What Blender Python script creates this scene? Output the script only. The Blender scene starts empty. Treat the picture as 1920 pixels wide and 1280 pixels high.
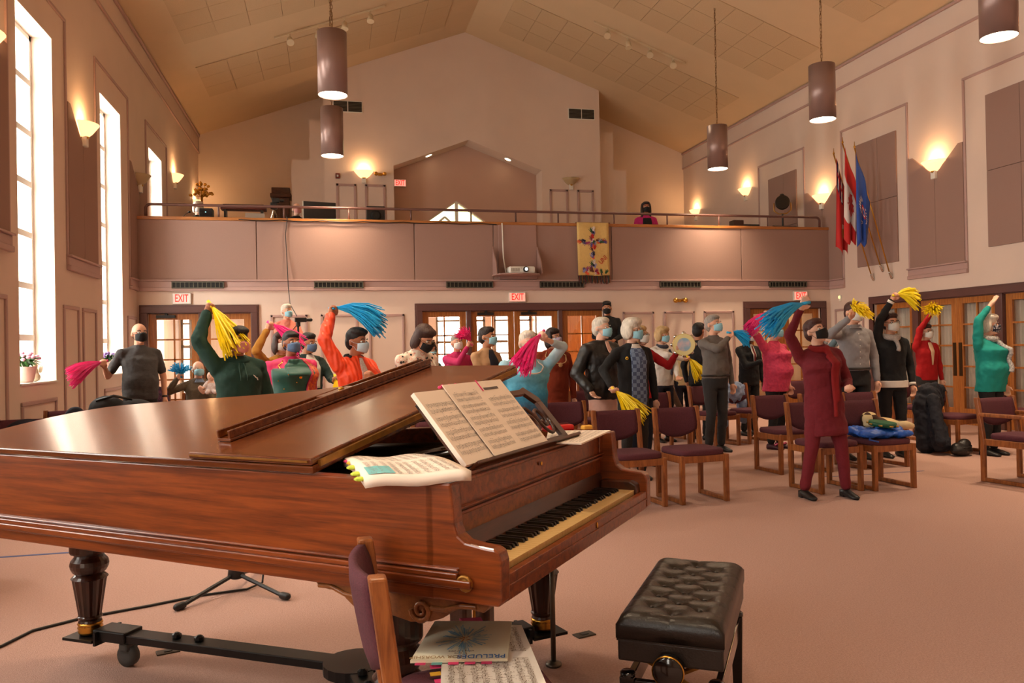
import bpy, bmesh, math, random
from mathutils import Vector, Matrix, Quaternion, noise
random.seed(7)
PI = math.pi
scene = bpy.context.scene
COL = scene.collection

# ------------------------------------------------------------------ camera
CAM_H = 1.39
YAW, PITCH, ROLL, FPX = 0.2228, 0.00708, -0.0186, 1500.0
_f = Vector((math.sin(YAW) * math.cos(PITCH), math.cos(YAW) * math.cos(PITCH), math.sin(PITCH)))
_r = Vector((math.cos(YAW), -math.sin(YAW), 0))
_u = _r.cross(_f)
_c, _s = math.cos(ROLL), math.sin(ROLL)
_R, _U = _c * _r + _s * _u, -_s * _r + _c * _u
cam = bpy.data.cameras.new('camera')
cam.sensor_width = 36.0
cam.lens = FPX / 1920.0 * 36.0
cam.clip_end = 200
cam_ob = bpy.data.objects.new('camera', cam)
COL.objects.link(cam_ob)
cam_ob.matrix_world = Matrix(((_R.x, _U.x, -_f.x, 0), (_R.y, _U.y, -_f.y, 0), (_R.z, _U.z, -_f.z, CAM_H), (0, 0, 0, 1)))
scene.camera = cam_ob

# ------------------------------------------------------------------ world, exposure
world = bpy.data.worlds.new('sky'); scene.world = world; world.use_nodes = True
_bg = world.node_tree.nodes['Background']
_bg.inputs[0].default_value = (1.0, 0.97, 0.92, 1)
_bg.inputs[1].default_value = 14.0
vs = scene.view_settings
vs.view_transform = 'Standard'; vs.look = 'None'; vs.gamma = 1.0; vs.exposure = 0.32
vs.use_curve_mapping = False
scene.cycles.max_bounces = 5
scene.cycles.diffuse_bounces = 3
scene.cycles.glossy_bounces = 2
scene.cycles.transmission_bounces = 2
scene.cycles.use_adaptive_sampling = True
scene.cycles.adaptive_threshold = 0.08
scene.cycles.transparent_max_bounces = 8
scene.cycles.caustics_reflective = False
scene.cycles.caustics_refractive = False
scene.cycles.sample_clamp_indirect = 6.0

# power of the room's lamps (W): pendant spots, sconces
PENDANT_W, SCONCE_W, TRACK_W = 420.0, 12.0, 60.0
WARM = (1.0, 0.76, 0.52)
AMBER = (1.0, 0.58, 0.26)

# ------------------------------------------------------------------ helpers: materials
_mats = {}
def srgb(r, g, b):
    f = lambda c: (c / 255 / 12.92) if c / 255 <= 0.04045 else ((c / 255 + 0.055) / 1.055) ** 2.4
    return (f(r), f(g), f(b))
def mat(name, col, rough=0.6, metal=0.0, var=0.0, scale=20.0, bump=0.0, bscale=None, emit=0.0, spec=None, coat=0.0, sheen=0.0, alpha=1.0, trans=0.0, stretch=None, col2=None, tex='noise', detail=4.0):
    """principled material; `var` mixes towards col2 (or a darker col) by a procedural texture in object space"""
    if name in _mats: return _mats[name]
    m = bpy.data.materials.new(name); m.use_nodes = True
    nt = m.node_tree; N = nt.nodes; L = nt.links
    b = N['Principled BSDF']
    b.inputs['Base Color'].default_value = (*col, 1)
    b.inputs['Roughness'].default_value = rough
    b.inputs['Metallic'].default_value = metal
    if spec is not None: b.inputs['Specular IOR Level'].default_value = spec
    if coat: b.inputs['Coat Weight'].default_value = coat; b.inputs['Coat Roughness'].default_value = 0.1
    if sheen: b.inputs['Sheen Weight'].default_value = sheen
    if emit:
        b.inputs['Emission Color'].default_value = (*col, 1); b.inputs['Emission Strength'].default_value = emit
    if alpha < 1: b.inputs['Alpha'].default_value = alpha
    if trans: b.inputs['Transmission Weight'].default_value = trans
    if var or bump:
        tc = N.new('ShaderNodeTexCoord'); mp = N.new('ShaderNodeMapping')
        L.new(tc.outputs['Object'], mp.inputs[0])
        if stretch: mp.inputs['Scale'].default_value = stretch
        def mk(sc):
            if tex == 'voronoi':
                t = N.new('ShaderNodeTexVoronoi'); t.inputs['Scale'].default_value = sc; L.new(mp.outputs[0], t.inputs['Vector']); return t.outputs['Distance']
            if tex == 'wave':
                t = N.new('ShaderNodeTexWave'); t.inputs['Scale'].default_value = sc; t.inputs['Distortion'].default_value = 2.0; L.new(mp.outputs[0], t.inputs['Vector']); return t.outputs['Fac']
            if tex == 'checker':
                t = N.new('ShaderNodeTexChecker'); t.inputs['Scale'].default_value = sc; L.new(mp.outputs[0], t.inputs['Vector']); return t.outputs['Fac']
            t = N.new('ShaderNodeTexNoise'); t.inputs['Scale'].default_value = sc; t.inputs['Detail'].default_value = detail; L.new(mp.outputs[0], t.inputs['Vector']); return t.outputs['Fac']
        if var:
            rp = N.new('ShaderNodeValToRGB'); rp.color_ramp.elements[0].position = 0.35; rp.color_ramp.elements[1].position = 0.65
            c2 = col2 if col2 else tuple(c * 0.45 for c in col)
            rp.color_ramp.elements[0].color = (*[c * (1 - var) + d * var for c, d in zip(col, c2)], 1)
            rp.color_ramp.elements[1].color = (*col, 1)
            L.new(mk(scale), rp.inputs[0]); L.new(rp.outputs[0], b.inputs['Base Color'])
        if bump:
            bp = N.new('ShaderNodeBump'); bp.inputs['Strength'].default_value = bump; bp.inputs['Distance'].default_value = 0.01
            L.new(mk(bscale or scale), bp.inputs['Height']); L.new(bp.outputs[0], b.inputs['Normal'])
    _mats[name] = m
    return m
def wood(name, c1, c2, rough=0.35, scale=3.0, stretch=(1, 12, 12), coat=0.0, spec=0.5):
    """wood with a stretched grain running along the axis with the small stretch factor"""
    if name in _mats: return _mats[name]
    m = bpy.data.materials.new(name); m.use_nodes = True
    N = m.node_tree.nodes; L = m.node_tree.links; b = N['Principled BSDF']
    tc = N.new('ShaderNodeTexCoord'); mp = N.new('ShaderNodeMapping'); mp.inputs['Scale'].default_value = stretch
    L.new(tc.outputs['Object'], mp.inputs[0])
    n1 = N.new('ShaderNodeTexNoise'); n1.inputs['Scale'].default_value = scale; n1.inputs['Detail'].default_value = 6; n1.inputs['Distortion'].default_value = 0.6
    n2 = N.new('ShaderNodeTexNoise'); n2.inputs['Scale'].default_value = scale * 7; n2.inputs['Detail'].default_value = 3
    L.new(mp.outputs[0], n1.inputs['Vector']); L.new(mp.outputs[0], n2.inputs['Vector'])
    mx = N.new('ShaderNodeMath'); mx.operation = 'MULTIPLY_ADD'; mx.inputs[1].default_value = 0.35
    L.new(n2.outputs['Fac'], mx.inputs[0]); L.new(n1.outputs['Fac'], mx.inputs[2])
    rp = N.new('ShaderNodeValToRGB')
    rp.color_ramp.elements[0].position = 0.45; rp.color_ramp.elements[0].color = (*c1, 1)
    rp.color_ramp.elements[1].position = 0.85; rp.color_ramp.elements[1].color = (*c2, 1)
    L.new(mx.outputs[0], rp.inputs[0]); L.new(rp.outputs[0], b.inputs['Base Color'])
    b.inputs['Roughness'].default_value = rough; b.inputs['Specular IOR Level'].default_value = spec
    if coat: b.inputs['Coat Weight'].default_value = coat; b.inputs['Coat Roughness'].default_value = 0.12
    _mats[name] = m
    return m
def emission(name, col, strength):
    if name in _mats: return _mats[name]
    m = bpy.data.materials.new(name); m.use_nodes = True
    N = m.node_tree.nodes; N.remove(N['Principled BSDF'])
    e = N.new('ShaderNodeEmission'); e.inputs[0].default_value = (*col, 1); e.inputs[1].default_value = strength
    m.node_tree.links.new(e.outputs[0], N['Material Output'].inputs[0])
    _mats[name] = m
    return m
def glass(name, tint=(1, 1, 1), gloss=0.06, rough=0.02):
    """thin pane: mostly clear with a faint reflection"""
    if name in _mats: return _mats[name]
    m = bpy.data.materials.new(name); m.use_nodes = True
    N = m.node_tree.nodes; L = m.node_tree.links; N.remove(N['Principled BSDF'])
    t = N.new('ShaderNodeBsdfTransparent'); t.inputs[0].default_value = (*tint, 1)
    g = N.new('ShaderNodeBsdfGlossy'); g.inputs['Roughness'].default_value = rough
    x = N.new('ShaderNodeMixShader'); x.inputs[0].default_value = gloss
    L.new(t.outputs[0], x.inputs[1]); L.new(g.outputs[0], x.inputs[2]); L.new(x.outputs[0], N['Material Output'].inputs[0])
    _mats[name] = m
    return m

# ------------------------------------------------------------------ helpers: meshes
class MB:
    """collects shapes and builds ONE mesh object"""
    def __init__(s): s.v = []; s.f = []
    def add(s, vs, fs):
        o = len(s.v); s.v += [tuple(p) for p in vs]; s.f += [tuple(i + o for i in f) for f in fs]; return s
    def box(s, c, d, M=None):
        x, y, z = d[0] / 2, d[1] / 2, d[2] / 2
        p = [Vector((i * x, j * y, k * z)) for i in (-1, 1) for j in (-1, 1) for k in (-1, 1)]
        if M is not None: p = [M @ q for q in p]
        p = [q + Vector(c) for q in p]
        return s.add(p, [(0, 1, 3, 2), (4, 6, 7, 5), (0, 4, 5, 1), (2, 3, 7, 6), (0, 2, 6, 4), (1, 5, 7, 3)])
    def bx(s, x0, x1, y0, y1, z0, z1):
        return s.box(((x0 + x1) / 2, (y0 + y1) / 2, (z0 + z1) / 2), (abs(x1 - x0), abs(y1 - y0), abs(z1 - z0)))
    def loft(s, rings, cap=True, closed=False):
        n = len(rings[0]); o = len(s.v); fs = []
        for r in rings: s.v += [tuple(p) for p in r]
        m = len(rings)
        for i in range(m if closed else m - 1):
            for j in range(n):
                a, b = i * n + j, i * n + (j + 1) % n
                c, d = ((i + 1) % m) * n + (j + 1) % n, ((i + 1) % m) * n + j
                fs.append((a + o, b + o, c + o, d + o))
        if cap and not closed:
            fs.append(tuple(o + j for j in reversed(range(n)))); fs.append(tuple(o + (m - 1) * n + j for j in range(n)))
        s.f += fs; return s
    def lathe(s, prof, c=(0, 0, 0), n=20, M=None, flute=None, cap=True, sy=1.0):
        rings = []
        for r, z in prof:
            ring = []
            for j in range(n):
                a = 2 * PI * j / n; q = r
                if flute and flute[1] <= z <= flute[2] and j % 2: q = r * (1 - flute[0])
                p = Vector((q * math.cos(a), sy * q * math.sin(a), z))
                if M is not None: p = M @ p
                ring.append(p + Vector(c))
            rings.append(ring)
        return s.loft(rings, cap)
    def tube(s, pts, r, n=8, closed=False):
        pts = [Vector(p) for p in pts]; m = len(pts)
        rs = r if isinstance(r, (list, tuple)) else [r] * m
        up = None; rings = []
        for i, p in enumerate(pts):
            a = pts[(i - 1) % m] if (closed or i > 0) else p
            b = pts[(i + 1) % m] if (closed or i < m - 1) else p
            t = (b - a).normalized()
            if up is None:
                up = t.orthogonal().normalized()
            else:
                up = (up - t * up.dot(t))
                up = up.normalized() if up.length > 1e-6 else t.orthogonal().normalized()
            w = t.cross(up)
            rings.append([p + rs[i] * (math.cos(2 * PI * j / n) * up + math.sin(2 * PI * j / n) * w) for j in range(n)])
        return s.loft(rings, True, closed)
    def cap(s, a, b, ra, rb, n=12, sx=1.0):
        """tapered capsule from a to b"""
        a, b = Vector(a), Vector(b); t = (b - a)
        L = t.length
        if L < 1e-6: return s.ell(a, (ra, ra, ra))
        t = t / L; u = t.orthogonal().normalized(); w = t.cross(u); rings = []
        for k in (-85, -60, -30, 0):
            q = math.radians(k); rings.append((a + t * (ra * math.sin(q)), ra * math.cos(q)))
        for k in (0, 30, 60, 85):
            q = math.radians(k); rings.append((b + t * (rb * math.sin(q)), rb * math.cos(q)))
        return s.loft([[c + r * (math.cos(2 * PI * j / n) * u + math.sin(2 * PI * j / n) * w) for j in range(n)] for c, r in rings])
    def ell(s, c, r, M=None, n=14, m=10):
        rings = []
        for i in range(m + 1):
            q = -PI / 2 + PI * (i + 0.02 if i == 0 else (i - 0.02 if i == m else i)) / m
            ring = []
            for j in range(n):
                a = 2 * PI * j / n
                p = Vector((r[0] * math.cos(q) * math.cos(a), r[1] * math.cos(q) * math.sin(a), r[2] * math.sin(q)))
                if M is not None: p = M @ p
                ring.append(p + Vector(c))
            rings.append(ring)
        return s.loft(rings)
    def prism(s, poly, h0, h1, axis='z'):
        """extrude a 2D polygon (list of pairs) between h0 and h1 along the axis"""
        def P(a, b, h):
            return (a, b, h) if axis == 'z' else ((a, h, b) if axis == 'y' else (h, a, b))
        n = len(poly); o = len(s.v)
        s.v += [P(a, b, h0) for a, b in poly] + [P(a, b, h1) for a, b in poly]
        s.f += [tuple(o + i for i in reversed(range(n))), tuple(o + n + i for i in range(n))]
        s.f += [(o + i, o + (i + 1) % n, o + n + (i + 1) % n, o + n + i) for i in range(n)]
        return s
    def grid(s, P, nu, nv):
        """P(i,j) -> point, open sheet"""
        o = len(s.v)
        s.v += [tuple(P(i / nu, j / nv)) for i in range(nu + 1) for j in range(nv + 1)]
        s.f += [(o + i * (nv + 1) + j, o + (i + 1) * (nv + 1) + j, o + (i + 1) * (nv + 1) + j + 1, o + i * (nv + 1) + j + 1) for i in range(nu) for j in range(nv)]
        return s
    def mesh(s, name, m=None):
        me = bpy.data.meshes.new(name); me.from_pydata(s.v, [], s.f); me.update()
        bm = bmesh.new(); bm.from_mesh(me)
        bmesh.ops.recalc_face_normals(bm, faces=bm.faces)
        big = [f for f in bm.faces if len(f.verts) > 4]
        if big: bmesh.ops.triangulate(bm, faces=big)
        bm.to_mesh(me); bm.free()
        if m: me.materials.append(m)
        return me
    def build(s, name, m, parent=None, smooth=False, bevel=0.0, solid=0.0, sub=0, loc=None, rot=None, seg=2):
        o = bpy.data.objects.new(name, s.mesh(name, m)); COL.objects.link(o)
        if parent: o.parent = parent
        if loc: o.location = loc
        if rot: o.rotation_euler = rot
        if smooth:
            for p in o.data.polygons: p.use_smooth = True
        if solid:
            d = o.modifiers.new('solid', 'SOLIDIFY'); d.thickness = solid; d.offset = 0
        if bevel:
            d = o.modifiers.new('bevel', 'BEVEL'); d.width = bevel; d.segments = seg; d.limit_method = 'ANGLE'; d.angle_limit = 0.7
        if sub:
            d = o.modifiers.new('sub', 'SUBSURF'); d.levels = sub; d.render_levels = sub
        return o
def tag(o, label, cat, group=None):
    o['label'] = label; o['category'] = cat
    if group: o['group'] = group
    return o
def struct(o):
    o['kind'] = 'structure'; return o
def stuff(o):
    o['kind'] = 'stuff'; return o
def thing(name, label, cat, loc=(0, 0, 0), rz=0.0, group=None):
    o = bpy.data.objects.new(name, None); COL.objects.link(o)
    o.empty_display_size = 0.1; o.location = loc; o.rotation_euler = (0, 0, rz)
    return tag(o, label, cat, group)
def copy_tree(o, parent=None):
    c = o.copy(); COL.objects.link(c)
    if parent: c.parent = parent
    for ch in o.children: copy_tree(ch, c)
    return c
def inst(o, loc=None, rot=None, parent=None, name=None):
    c = o.copy(); COL.objects.link(c)
    if parent is not None: c.parent = parent
    if loc is not None: c.location = loc
    if rot is not None: c.rotation_euler = rot
    return c
def text(name, s, size, m, loc, rot, parent=None, depth=0.002, align='CENTER', sx=1.0, bold=0.0):
    cu = bpy.data.curves.new('t', 'FONT'); cu.body = s; cu.size = size; cu.extrude = depth; cu.align_x = align; cu.align_y = 'CENTER'; cu.offset = bold; cu.resolution_u = 3
    t = bpy.data.objects.new('t', cu); COL.objects.link(t)
    dg = bpy.context.evaluated_depsgraph_get()
    me = bpy.data.meshes.new_from_object(t.evaluated_get(dg)); bpy.data.objects.remove(t); bpy.data.curves.remove(cu)
    o = bpy.data.objects.new(name, me); COL.objects.link(o); me.materials.clear(); me.materials.append(m)
    o.location = loc; o.rotation_euler = rot; o.scale = (sx, 1, 1)
    if parent: o.parent = parent
    return o
def lamp(name, kind, loc, power, col=WARM, size=0.1, rot=None, parent=None, spot=None, blend=0.5):
    d = bpy.data.lights.new(name, kind); d.energy = power; d.color = col
    if kind == 'AREA': d.size = size
    else: d.shadow_soft_size = size
    if kind == 'SPOT': d.spot_size = spot; d.spot_blend = blend
    o = bpy.data.objects.new(name, d); COL.objects.link(o); o.location = loc
    if rot: o.rotation_euler = rot
    if parent: o.parent = parent
    return o
# ------------------------------------------------------------------ room: constants (metres)
XL, XR, D, YB, YF = -3.147, 9.9, 14.4, 21.15, -5.0
RIDGE, EAVE, SL = 3.375, 6.82, 0.366
def ceil_z(x): return EAVE + SL * ((x - XL) if x < RIDGE else (XR - x))
M_wall = mat('wall paint', srgb(232, 210, 194), 0.85, var=0.08, scale=1.5, bump=0.03, bscale=180)
M_trim = mat('mauve trim paint', srgb(188, 156, 148), 0.5)
M_panel = mat('taupe acoustic cloth', srgb(164, 132, 120), 0.95, var=0.18, scale=240, bump=0.25, bscale=320)
M_ceil = mat('ceiling paint', srgb(214, 186, 150), 0.9, var=0.06, scale=2)
M_tile = mat('ceiling tile', srgb(206, 178, 142), 0.95, var=0.3, scale=60, bump=0.15, bscale=70, col2=srgb(180, 150, 115))
M_carpet = mat('rose beige carpet', srgb(194, 156, 142), 0.97, var=0.4, scale=110, bump=0.6, bscale=200, detail=8.0, col2=srgb(152, 114, 102))
M_frame = mat('dark plum door frame', srgb(98, 66, 62), 0.4)
M_oak = wood('honey oak door', srgb(150, 84, 34), srgb(196, 126, 60), 0.35, 2.5, (14, 14, 1))
M_cap = wood('oak cap', srgb(150, 90, 44), srgb(190, 124, 64), 0.35, 2.5, (1, 10, 10))
M_rail = mat('brown painted steel rail', srgb(112, 80, 74), 0.35, 0.2)
M_pane = glass('door pane', (0.97, 0.97, 0.95), 0.07)
M_white = mat('white window paint', srgb(235, 232, 222), 0.45)
M_vent = mat('vent grey', srgb(96, 92, 78), 0.5)
M_dark = mat('vent dark', srgb(18, 17, 15), 0.7)
M_brass = mat('brass', srgb(212, 160, 70), 0.28, 1.0)
M_black = mat('black plastic', srgb(22, 21, 22), 0.45)
M_chrome = mat('chrome', srgb(210, 210, 205), 0.15, 1.0)
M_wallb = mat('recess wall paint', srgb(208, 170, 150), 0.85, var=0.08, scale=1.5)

def cells(mb, a0, a1, z0, z1, holes, put):
    """fill the rectangle a0..a1 x z0..z1 with boxes around rectangular holes"""
    A = sorted({a0, a1, *[h[0] for h in holes], *[h[1] for h in holes]}); A = [a for a in A if a0 <= a <= a1]
    for i in range(len(A) - 1):
        m = (A[i] + A[i + 1]) / 2; z = z0
        for h in sorted([h for h in holes if h[0] < m < h[1]], key=lambda h: h[2]):
            if h[2] > z: put(A[i], A[i + 1], z, h[2])
            z = h[3]
        if z < z1: put(A[i], A[i + 1], z, z1)

# floor
floor = struct(MB().bx(XL - 0.5, XR + 2.2, YF - 0.2, 20.0, -0.1, 0).build('floor', M_carpet))
# ceiling: two slopes
for nm, xa, xb in (('ceiling', XL - 0.5, RIDGE), ('ceiling_slope', XR + 0.5, RIDGE)):
    za, zb = (EAVE - SL * 0.5), ceil_z(RIDGE)
    c = MB().prism([(xa, za), (xb, zb), (xb, zb + 0.2), (xa, za + 0.2)], YF - 0.3, YB + 0.3, 'y').build(nm, M_ceil)
    struct(c)
ceil_l, ceil_r = bpy.data.objects['ceiling'], bpy.data.objects['ceiling_slope']
# ceiling tiles, 0.62 m squares in framed fields on either slope
tile_l = MB().bx(-0.306, 0.306, -0.306, 0.306, -0.018, 0).mesh('ceiling_tile', M_tile)
ang = math.atan(SL)
def tiles(y0, ny, side):
    nx = 9; L0 = 0.66
    for i in range(nx):
        for j in range(ny):
            d = L0 + 0.62 * (i + 0.5)
            x = XL + d * math.cos(ang) if side < 0 else XR - d * math.cos(ang)
            z = EAVE + d * math.sin(ang)
            o = bpy.data.objects.new('ceiling_tile', tile_l); COL.objects.link(o)
            o.location = (x, y0 + 0.62 * (j + 0.5), z - 0.001); o.rotation_euler = (0, -ang if side < 0 else ang, 0)
            o.parent = ceil_l if side < 0 else ceil_r
for y0 in (16.78, 13.66, 10.55):
    tiles(y0, 3, -1); tiles(y0, 3, 1)

# left wall with six tall windows (one bay every 3.13 m)
WIN0 = [9.22 + 3.13 * k for k in (-4, -3, -2, -1, 0, 1, 2)]
mb = MB()
cells(mb, YF, YB, 0, EAVE + 0.1, [(y, y + 1.12, 1.1, 5.12) for y in WIN0], lambda a, b, z0, z1: mb.bx(XL - 0.42, XL, a, b, z0, z1))
wall_left = struct(mb.build('wall_left', M_wall))
# right wall with the door range
RD0, RD1 = 6.75, 13.05
mb = MB()
cells(mb, YF, YB, 0, EAVE + 0.1, [(RD0, RD1, 0, 2.07)], lambda a, b, z0, z1: mb.bx(XR, XR + 0.25, a, b, z0, z1))
wall_right = struct(mb.build('wall_right', M_wall))
# lower back wall with three door openings
DOORS = [(-2.975, -1.33), (1.615, 5.04), (8.085, 9.66)]
mb = MB()
cells(mb, XL - 0.3, XR + 0.3, 0, 2.46, [(a, b, 0, 2.07) for a, b in DOORS], lambda a, b, z0, z1: mb.bx(a, b, D, D + 0.2, z0, z1))
wall_back = struct(mb.build('wall_back', M_wall))
# wall behind the camera
wall_front = struct(MB().prism([(XL - .3, 0), (XR + .3, 0), (XR + .3, EAVE + .1), (RIDGE, ceil_z(RIDGE) + .1), (XL - .3, EAVE + .1)], YF - 0.2, YF, 'y').build('wall_front', M_wall))

# balcony: slab, cloth-panelled parapet, wood cap
par = struct(MB().bx(XL, XR, D + 0.01, D + 0.16, 2.44, 3.64).build('wall_balcony', M_trim))
struct(MB().bx(XL - .3, XR + .3, D + 0.2, YB + .2, 2.46, 2.72).build('floor_balcony', M_carpet))
for a, b in zip([XL, -1.218, 1.493, 2.941, 3.75, 5.227, 7.929], [-1.218, 1.493, 2.941, 3.75, 5.227, 7.929, XR]):
    MB().bx(a + 0.006, b - 0.006, D - 0.028, D + 0.01, 2.63, 3.64).build('cloth_panel', M_panel, par, bevel=0.006)
MB().bx(XL, XR, D - 0.045, D + 0.2, 3.64, 3.695).build('wood_cap', M_cap, par, bevel=0.006)
# stepped moulding under the parapet, returning onto the side walls
def step_trim(mb, put):
    for z0, z1, t in ((2.605, 2.63, 0.07), (2.5, 2.605, 0.035), (2.44, 2.5, 0.055)): put(z0, z1, t)
mb = MB(); step_trim(mb, lambda z0, z1, t: mb.bx(XL, XR, D - t, D + 0.01, z0, z1))
struct(mb.build('trim_1', M_trim, bevel=0.006))
# air vents in that moulding
for a, b in ((-2.587, -1.754), (-0.266, 0.577), (2.054, 2.91), (3.803, 4.652), (6.182, 7.025), (8.501, 9.329)):
    nth = {-2.587: 'above the left doors', -0.266: 'above the blue pompom and raised hand', 2.054: 'left of the projector shelf', 3.803: 'under the hanging banner', 6.182: 'above the brass emergency lamp', 8.501: 'above the right exit sign'}[a]
    v = thing('air_vent', 'long louvred air vent in the balcony moulding ' + nth, 'vent', ((a + b) / 2, D - 0.07, 2.48), 0, 'vents along the balcony moulding')
    w = (b - a) / 2
    MB().bx(-w, w, 0.0, 0.03, 0, 0.11).build('backing', M_dark, v)
    m = MB()
    for q in ((-w, w, 0.0, 0.016), (-w, w, 0.1, 0.116), (-w, -w + 0.016, 0, 0.116), (w - 0.016, w, 0, 0.116)): m.bx(q[0], q[1], -0.012, 0.03, q[2], q[3])
    m.build('frame', M_vent, v)
    sl = MB().bx(-0.006, 0.006, -0.008, 0.0, 0.014, 0.1).mesh('slat', M_vent)
    for k in range(1, 12):
        o = bpy.data.objects.new('slat', sl); COL.objects.link(o); o.parent = v; o.location = (-w + 2 * w * k / 12, 0, 0)

# hand rail on the parapet
rail = thing('hand_rail', 'brown steel hand rail on short posts along the balcony edge', 'railing', (0, D + 0.06, 3.695))
pts = [(-3.0, 0, 0)] + [(-3.0, 0, .16), (-2.97, 0, .20), (-2.93, 0, .215)] + [(9.66, 0, .215), (9.70, 0, .2), (9.73, 0, .16)] + [(9.73, 0, 0)]
MB().tube(pts, 0.024, 10).build('top_rail', M_rail, rail, smooth=True)
for x in (-1.837, -0.758, 0.35, 1.45, 2.548, 3.39, 4.211, 5.32, 6.41, 7.501, 8.568):
    MB().tube([(x, 0, 0), (x, 0, 0.2)], 0.016, 8).build('post', M_rail, rail, smooth=True)

# upper back wall (either side of the central block) and stepped piers
for sgn, a, b in ((-1, XL - .3, 0.6), (1, 6.2, XR + .3)):
    pts = [(a, 2.72), (b, 2.72), (b, ceil_z(b) + .05), (a, ceil_z(a) + .05)]
    struct(MB().prism(pts, YB, YB + 0.2, 'y').build('wall_upper_' + ('left' if sgn < 0 else 'right'), M_wall))
struct(MB().bx(-0.43, -0.02, 19.98, YB, 2.72, 7.0).bx(-0.86, -0.43, 19.98, YB, 2.72, 6.02).build('wall_pier_left', M_wall))
struct(MB().bx(6.8, 7.36, 19.98, YB, 2.72, 7.0).bx(7.36, 7.71, 19.98, YB, 2.72, 6.02).build('wall_pier_right', M_wall))
blk = [(-.08, 2.72), (-.08, ceil_z(-.08)), (RIDGE, ceil_z(RIDGE)), (6.83, ceil_z(6.83)), (6.83, 2.72), (5.27, 2.72), (5.27, 5.84), (3.41, 6.54), (1.557, 5.84), (1.557, 2.72)]
mb = MB().prism(blk, 19.5, 20.07, 'y')
mb.bx(-.08, 0.05, 20.07, YB, 2.72, ceil_z(-.08)).bx(6.7, 6.83, 20.07, YB, 2.72, ceil_z(6.83))
wall_block = struct(mb.build('wall_gallery', M_wall))
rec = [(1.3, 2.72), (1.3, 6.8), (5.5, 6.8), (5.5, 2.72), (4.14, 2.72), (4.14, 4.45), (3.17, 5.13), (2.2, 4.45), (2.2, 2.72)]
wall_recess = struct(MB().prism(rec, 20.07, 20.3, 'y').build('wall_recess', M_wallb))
# gabled window in the recess
wn = MB()
for a, b in (((2.2, 4.45), (3.17, 5.13)), ((3.17, 5.13), (4.14, 4.45)), ((2.55, 4.45), (2.87, 4.72)), ((2.87, 4.72), (3.17, 4.45))):
    wn.tube([(a[0], 20.12, a[1]), (b[0], 20.12, b[1])], 0.035, 4)
wn.bx(3.13, 3.21, 20.08, 20.14, 2.8, 5.1).bx(2.2, 4.14, 20.08, 20.14, 2.72, 2.8)
w1 = struct(wn.build('window_1', M_white))
M_frost = mat('frosted pane', srgb(216, 214, 180), 0.6, trans=0.0)
M_frost = glass('frosted pane clear', (0.42, 0.42, 0.30), 0.03, 0.3)
MB().prism([(2.2, 2.8), (4.14, 2.8), (4.14, 4.45), (3.17, 5.13), (2.2, 4.45)], 20.16, 20.17, 'y').build('pane', M_frost, w1)
# recessed lights in the sloping head of the opening
for x in (2.44, 4.45):
    z = 5.84 + (6.54 - 5.84) * (1 - abs(x - 3.41) / 1.855); sl = math.atan(.7 / 1.855) * (-1 if x < 3.41 else 1)
    t = thing('recessed_downlight', 'small recessed downlight in the gable opening, ' + ('left slope' if x < 3.4 else 'right slope'), 'light', (x, 19.72, z - 0.004), 0)
    t.rotation_euler = (0, sl, 0)
    MB().lathe([(0.10, -0.006), (0.105, 0.0), (0.10, 0.01)], n=20).build('rim', M_white, t, True)
    MB().lathe([(0.08, -0.009), (0.08, -0.004)], n=20).build('diffuser', emission('downlight glow', (1, 0.85, 0.5), 6), t)

# moulding rectangles (thin raised frames)
_tn = [1]
def trim_obj(mb, parent=None, bev=0.008):
    _tn[0] += 1
    return struct(mb.build('trim_%d' % _tn[0], M_trim, parent, bevel=bev))
def rect_back(x0, x1, z0, z1, y=D, w=0.045, t=0.022):
    m = MB()
    for q in ((x0, x1, z1 - w, z1), (x0, x1, z0, z0 + w), (x0, x0 + w, z0, z1), (x1 - w, x1, z0, z1)):
        m.bx(q[0], q[1], y - t, y + 0.002, q[2], q[3])
    return trim_obj(m)
def rect_side(y0, y1, z0, z1, side, w=0.045, t=0.022, bottom=True):
    X = XL if side < 0 else XR
    a, b = (X - 0.002, X + t) if side < 0 else (X - t, X + 0.002)
    m = MB()
    for q in ((y0, y1, z1 - w, z1), (y0, y0 + w, z0, z1 - w), (y1 - w, y1, z0, z1 - w)) + (((y0, y1, z0, z0 + w),) if bottom else ()):
        m.bx(a, b, q[0], q[1], q[2], q[3])
    return trim_obj(m)
for a, b in ((-1.009, -0.384), (-0.166, 0.476), (0.662, 1.293), (5.43, 6.071), (6.269, 6.914), (7.106, 7.755)):
    rect_back(a, b, 0.18, 2.025)
for a, b in ((0.185, 0.66), (0.862, 1.357), (5.46, 5.953), (6.194, 6.637)):
    rect_back(a, b, 3.0, 5.37, 19.5, 0.06)
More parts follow.
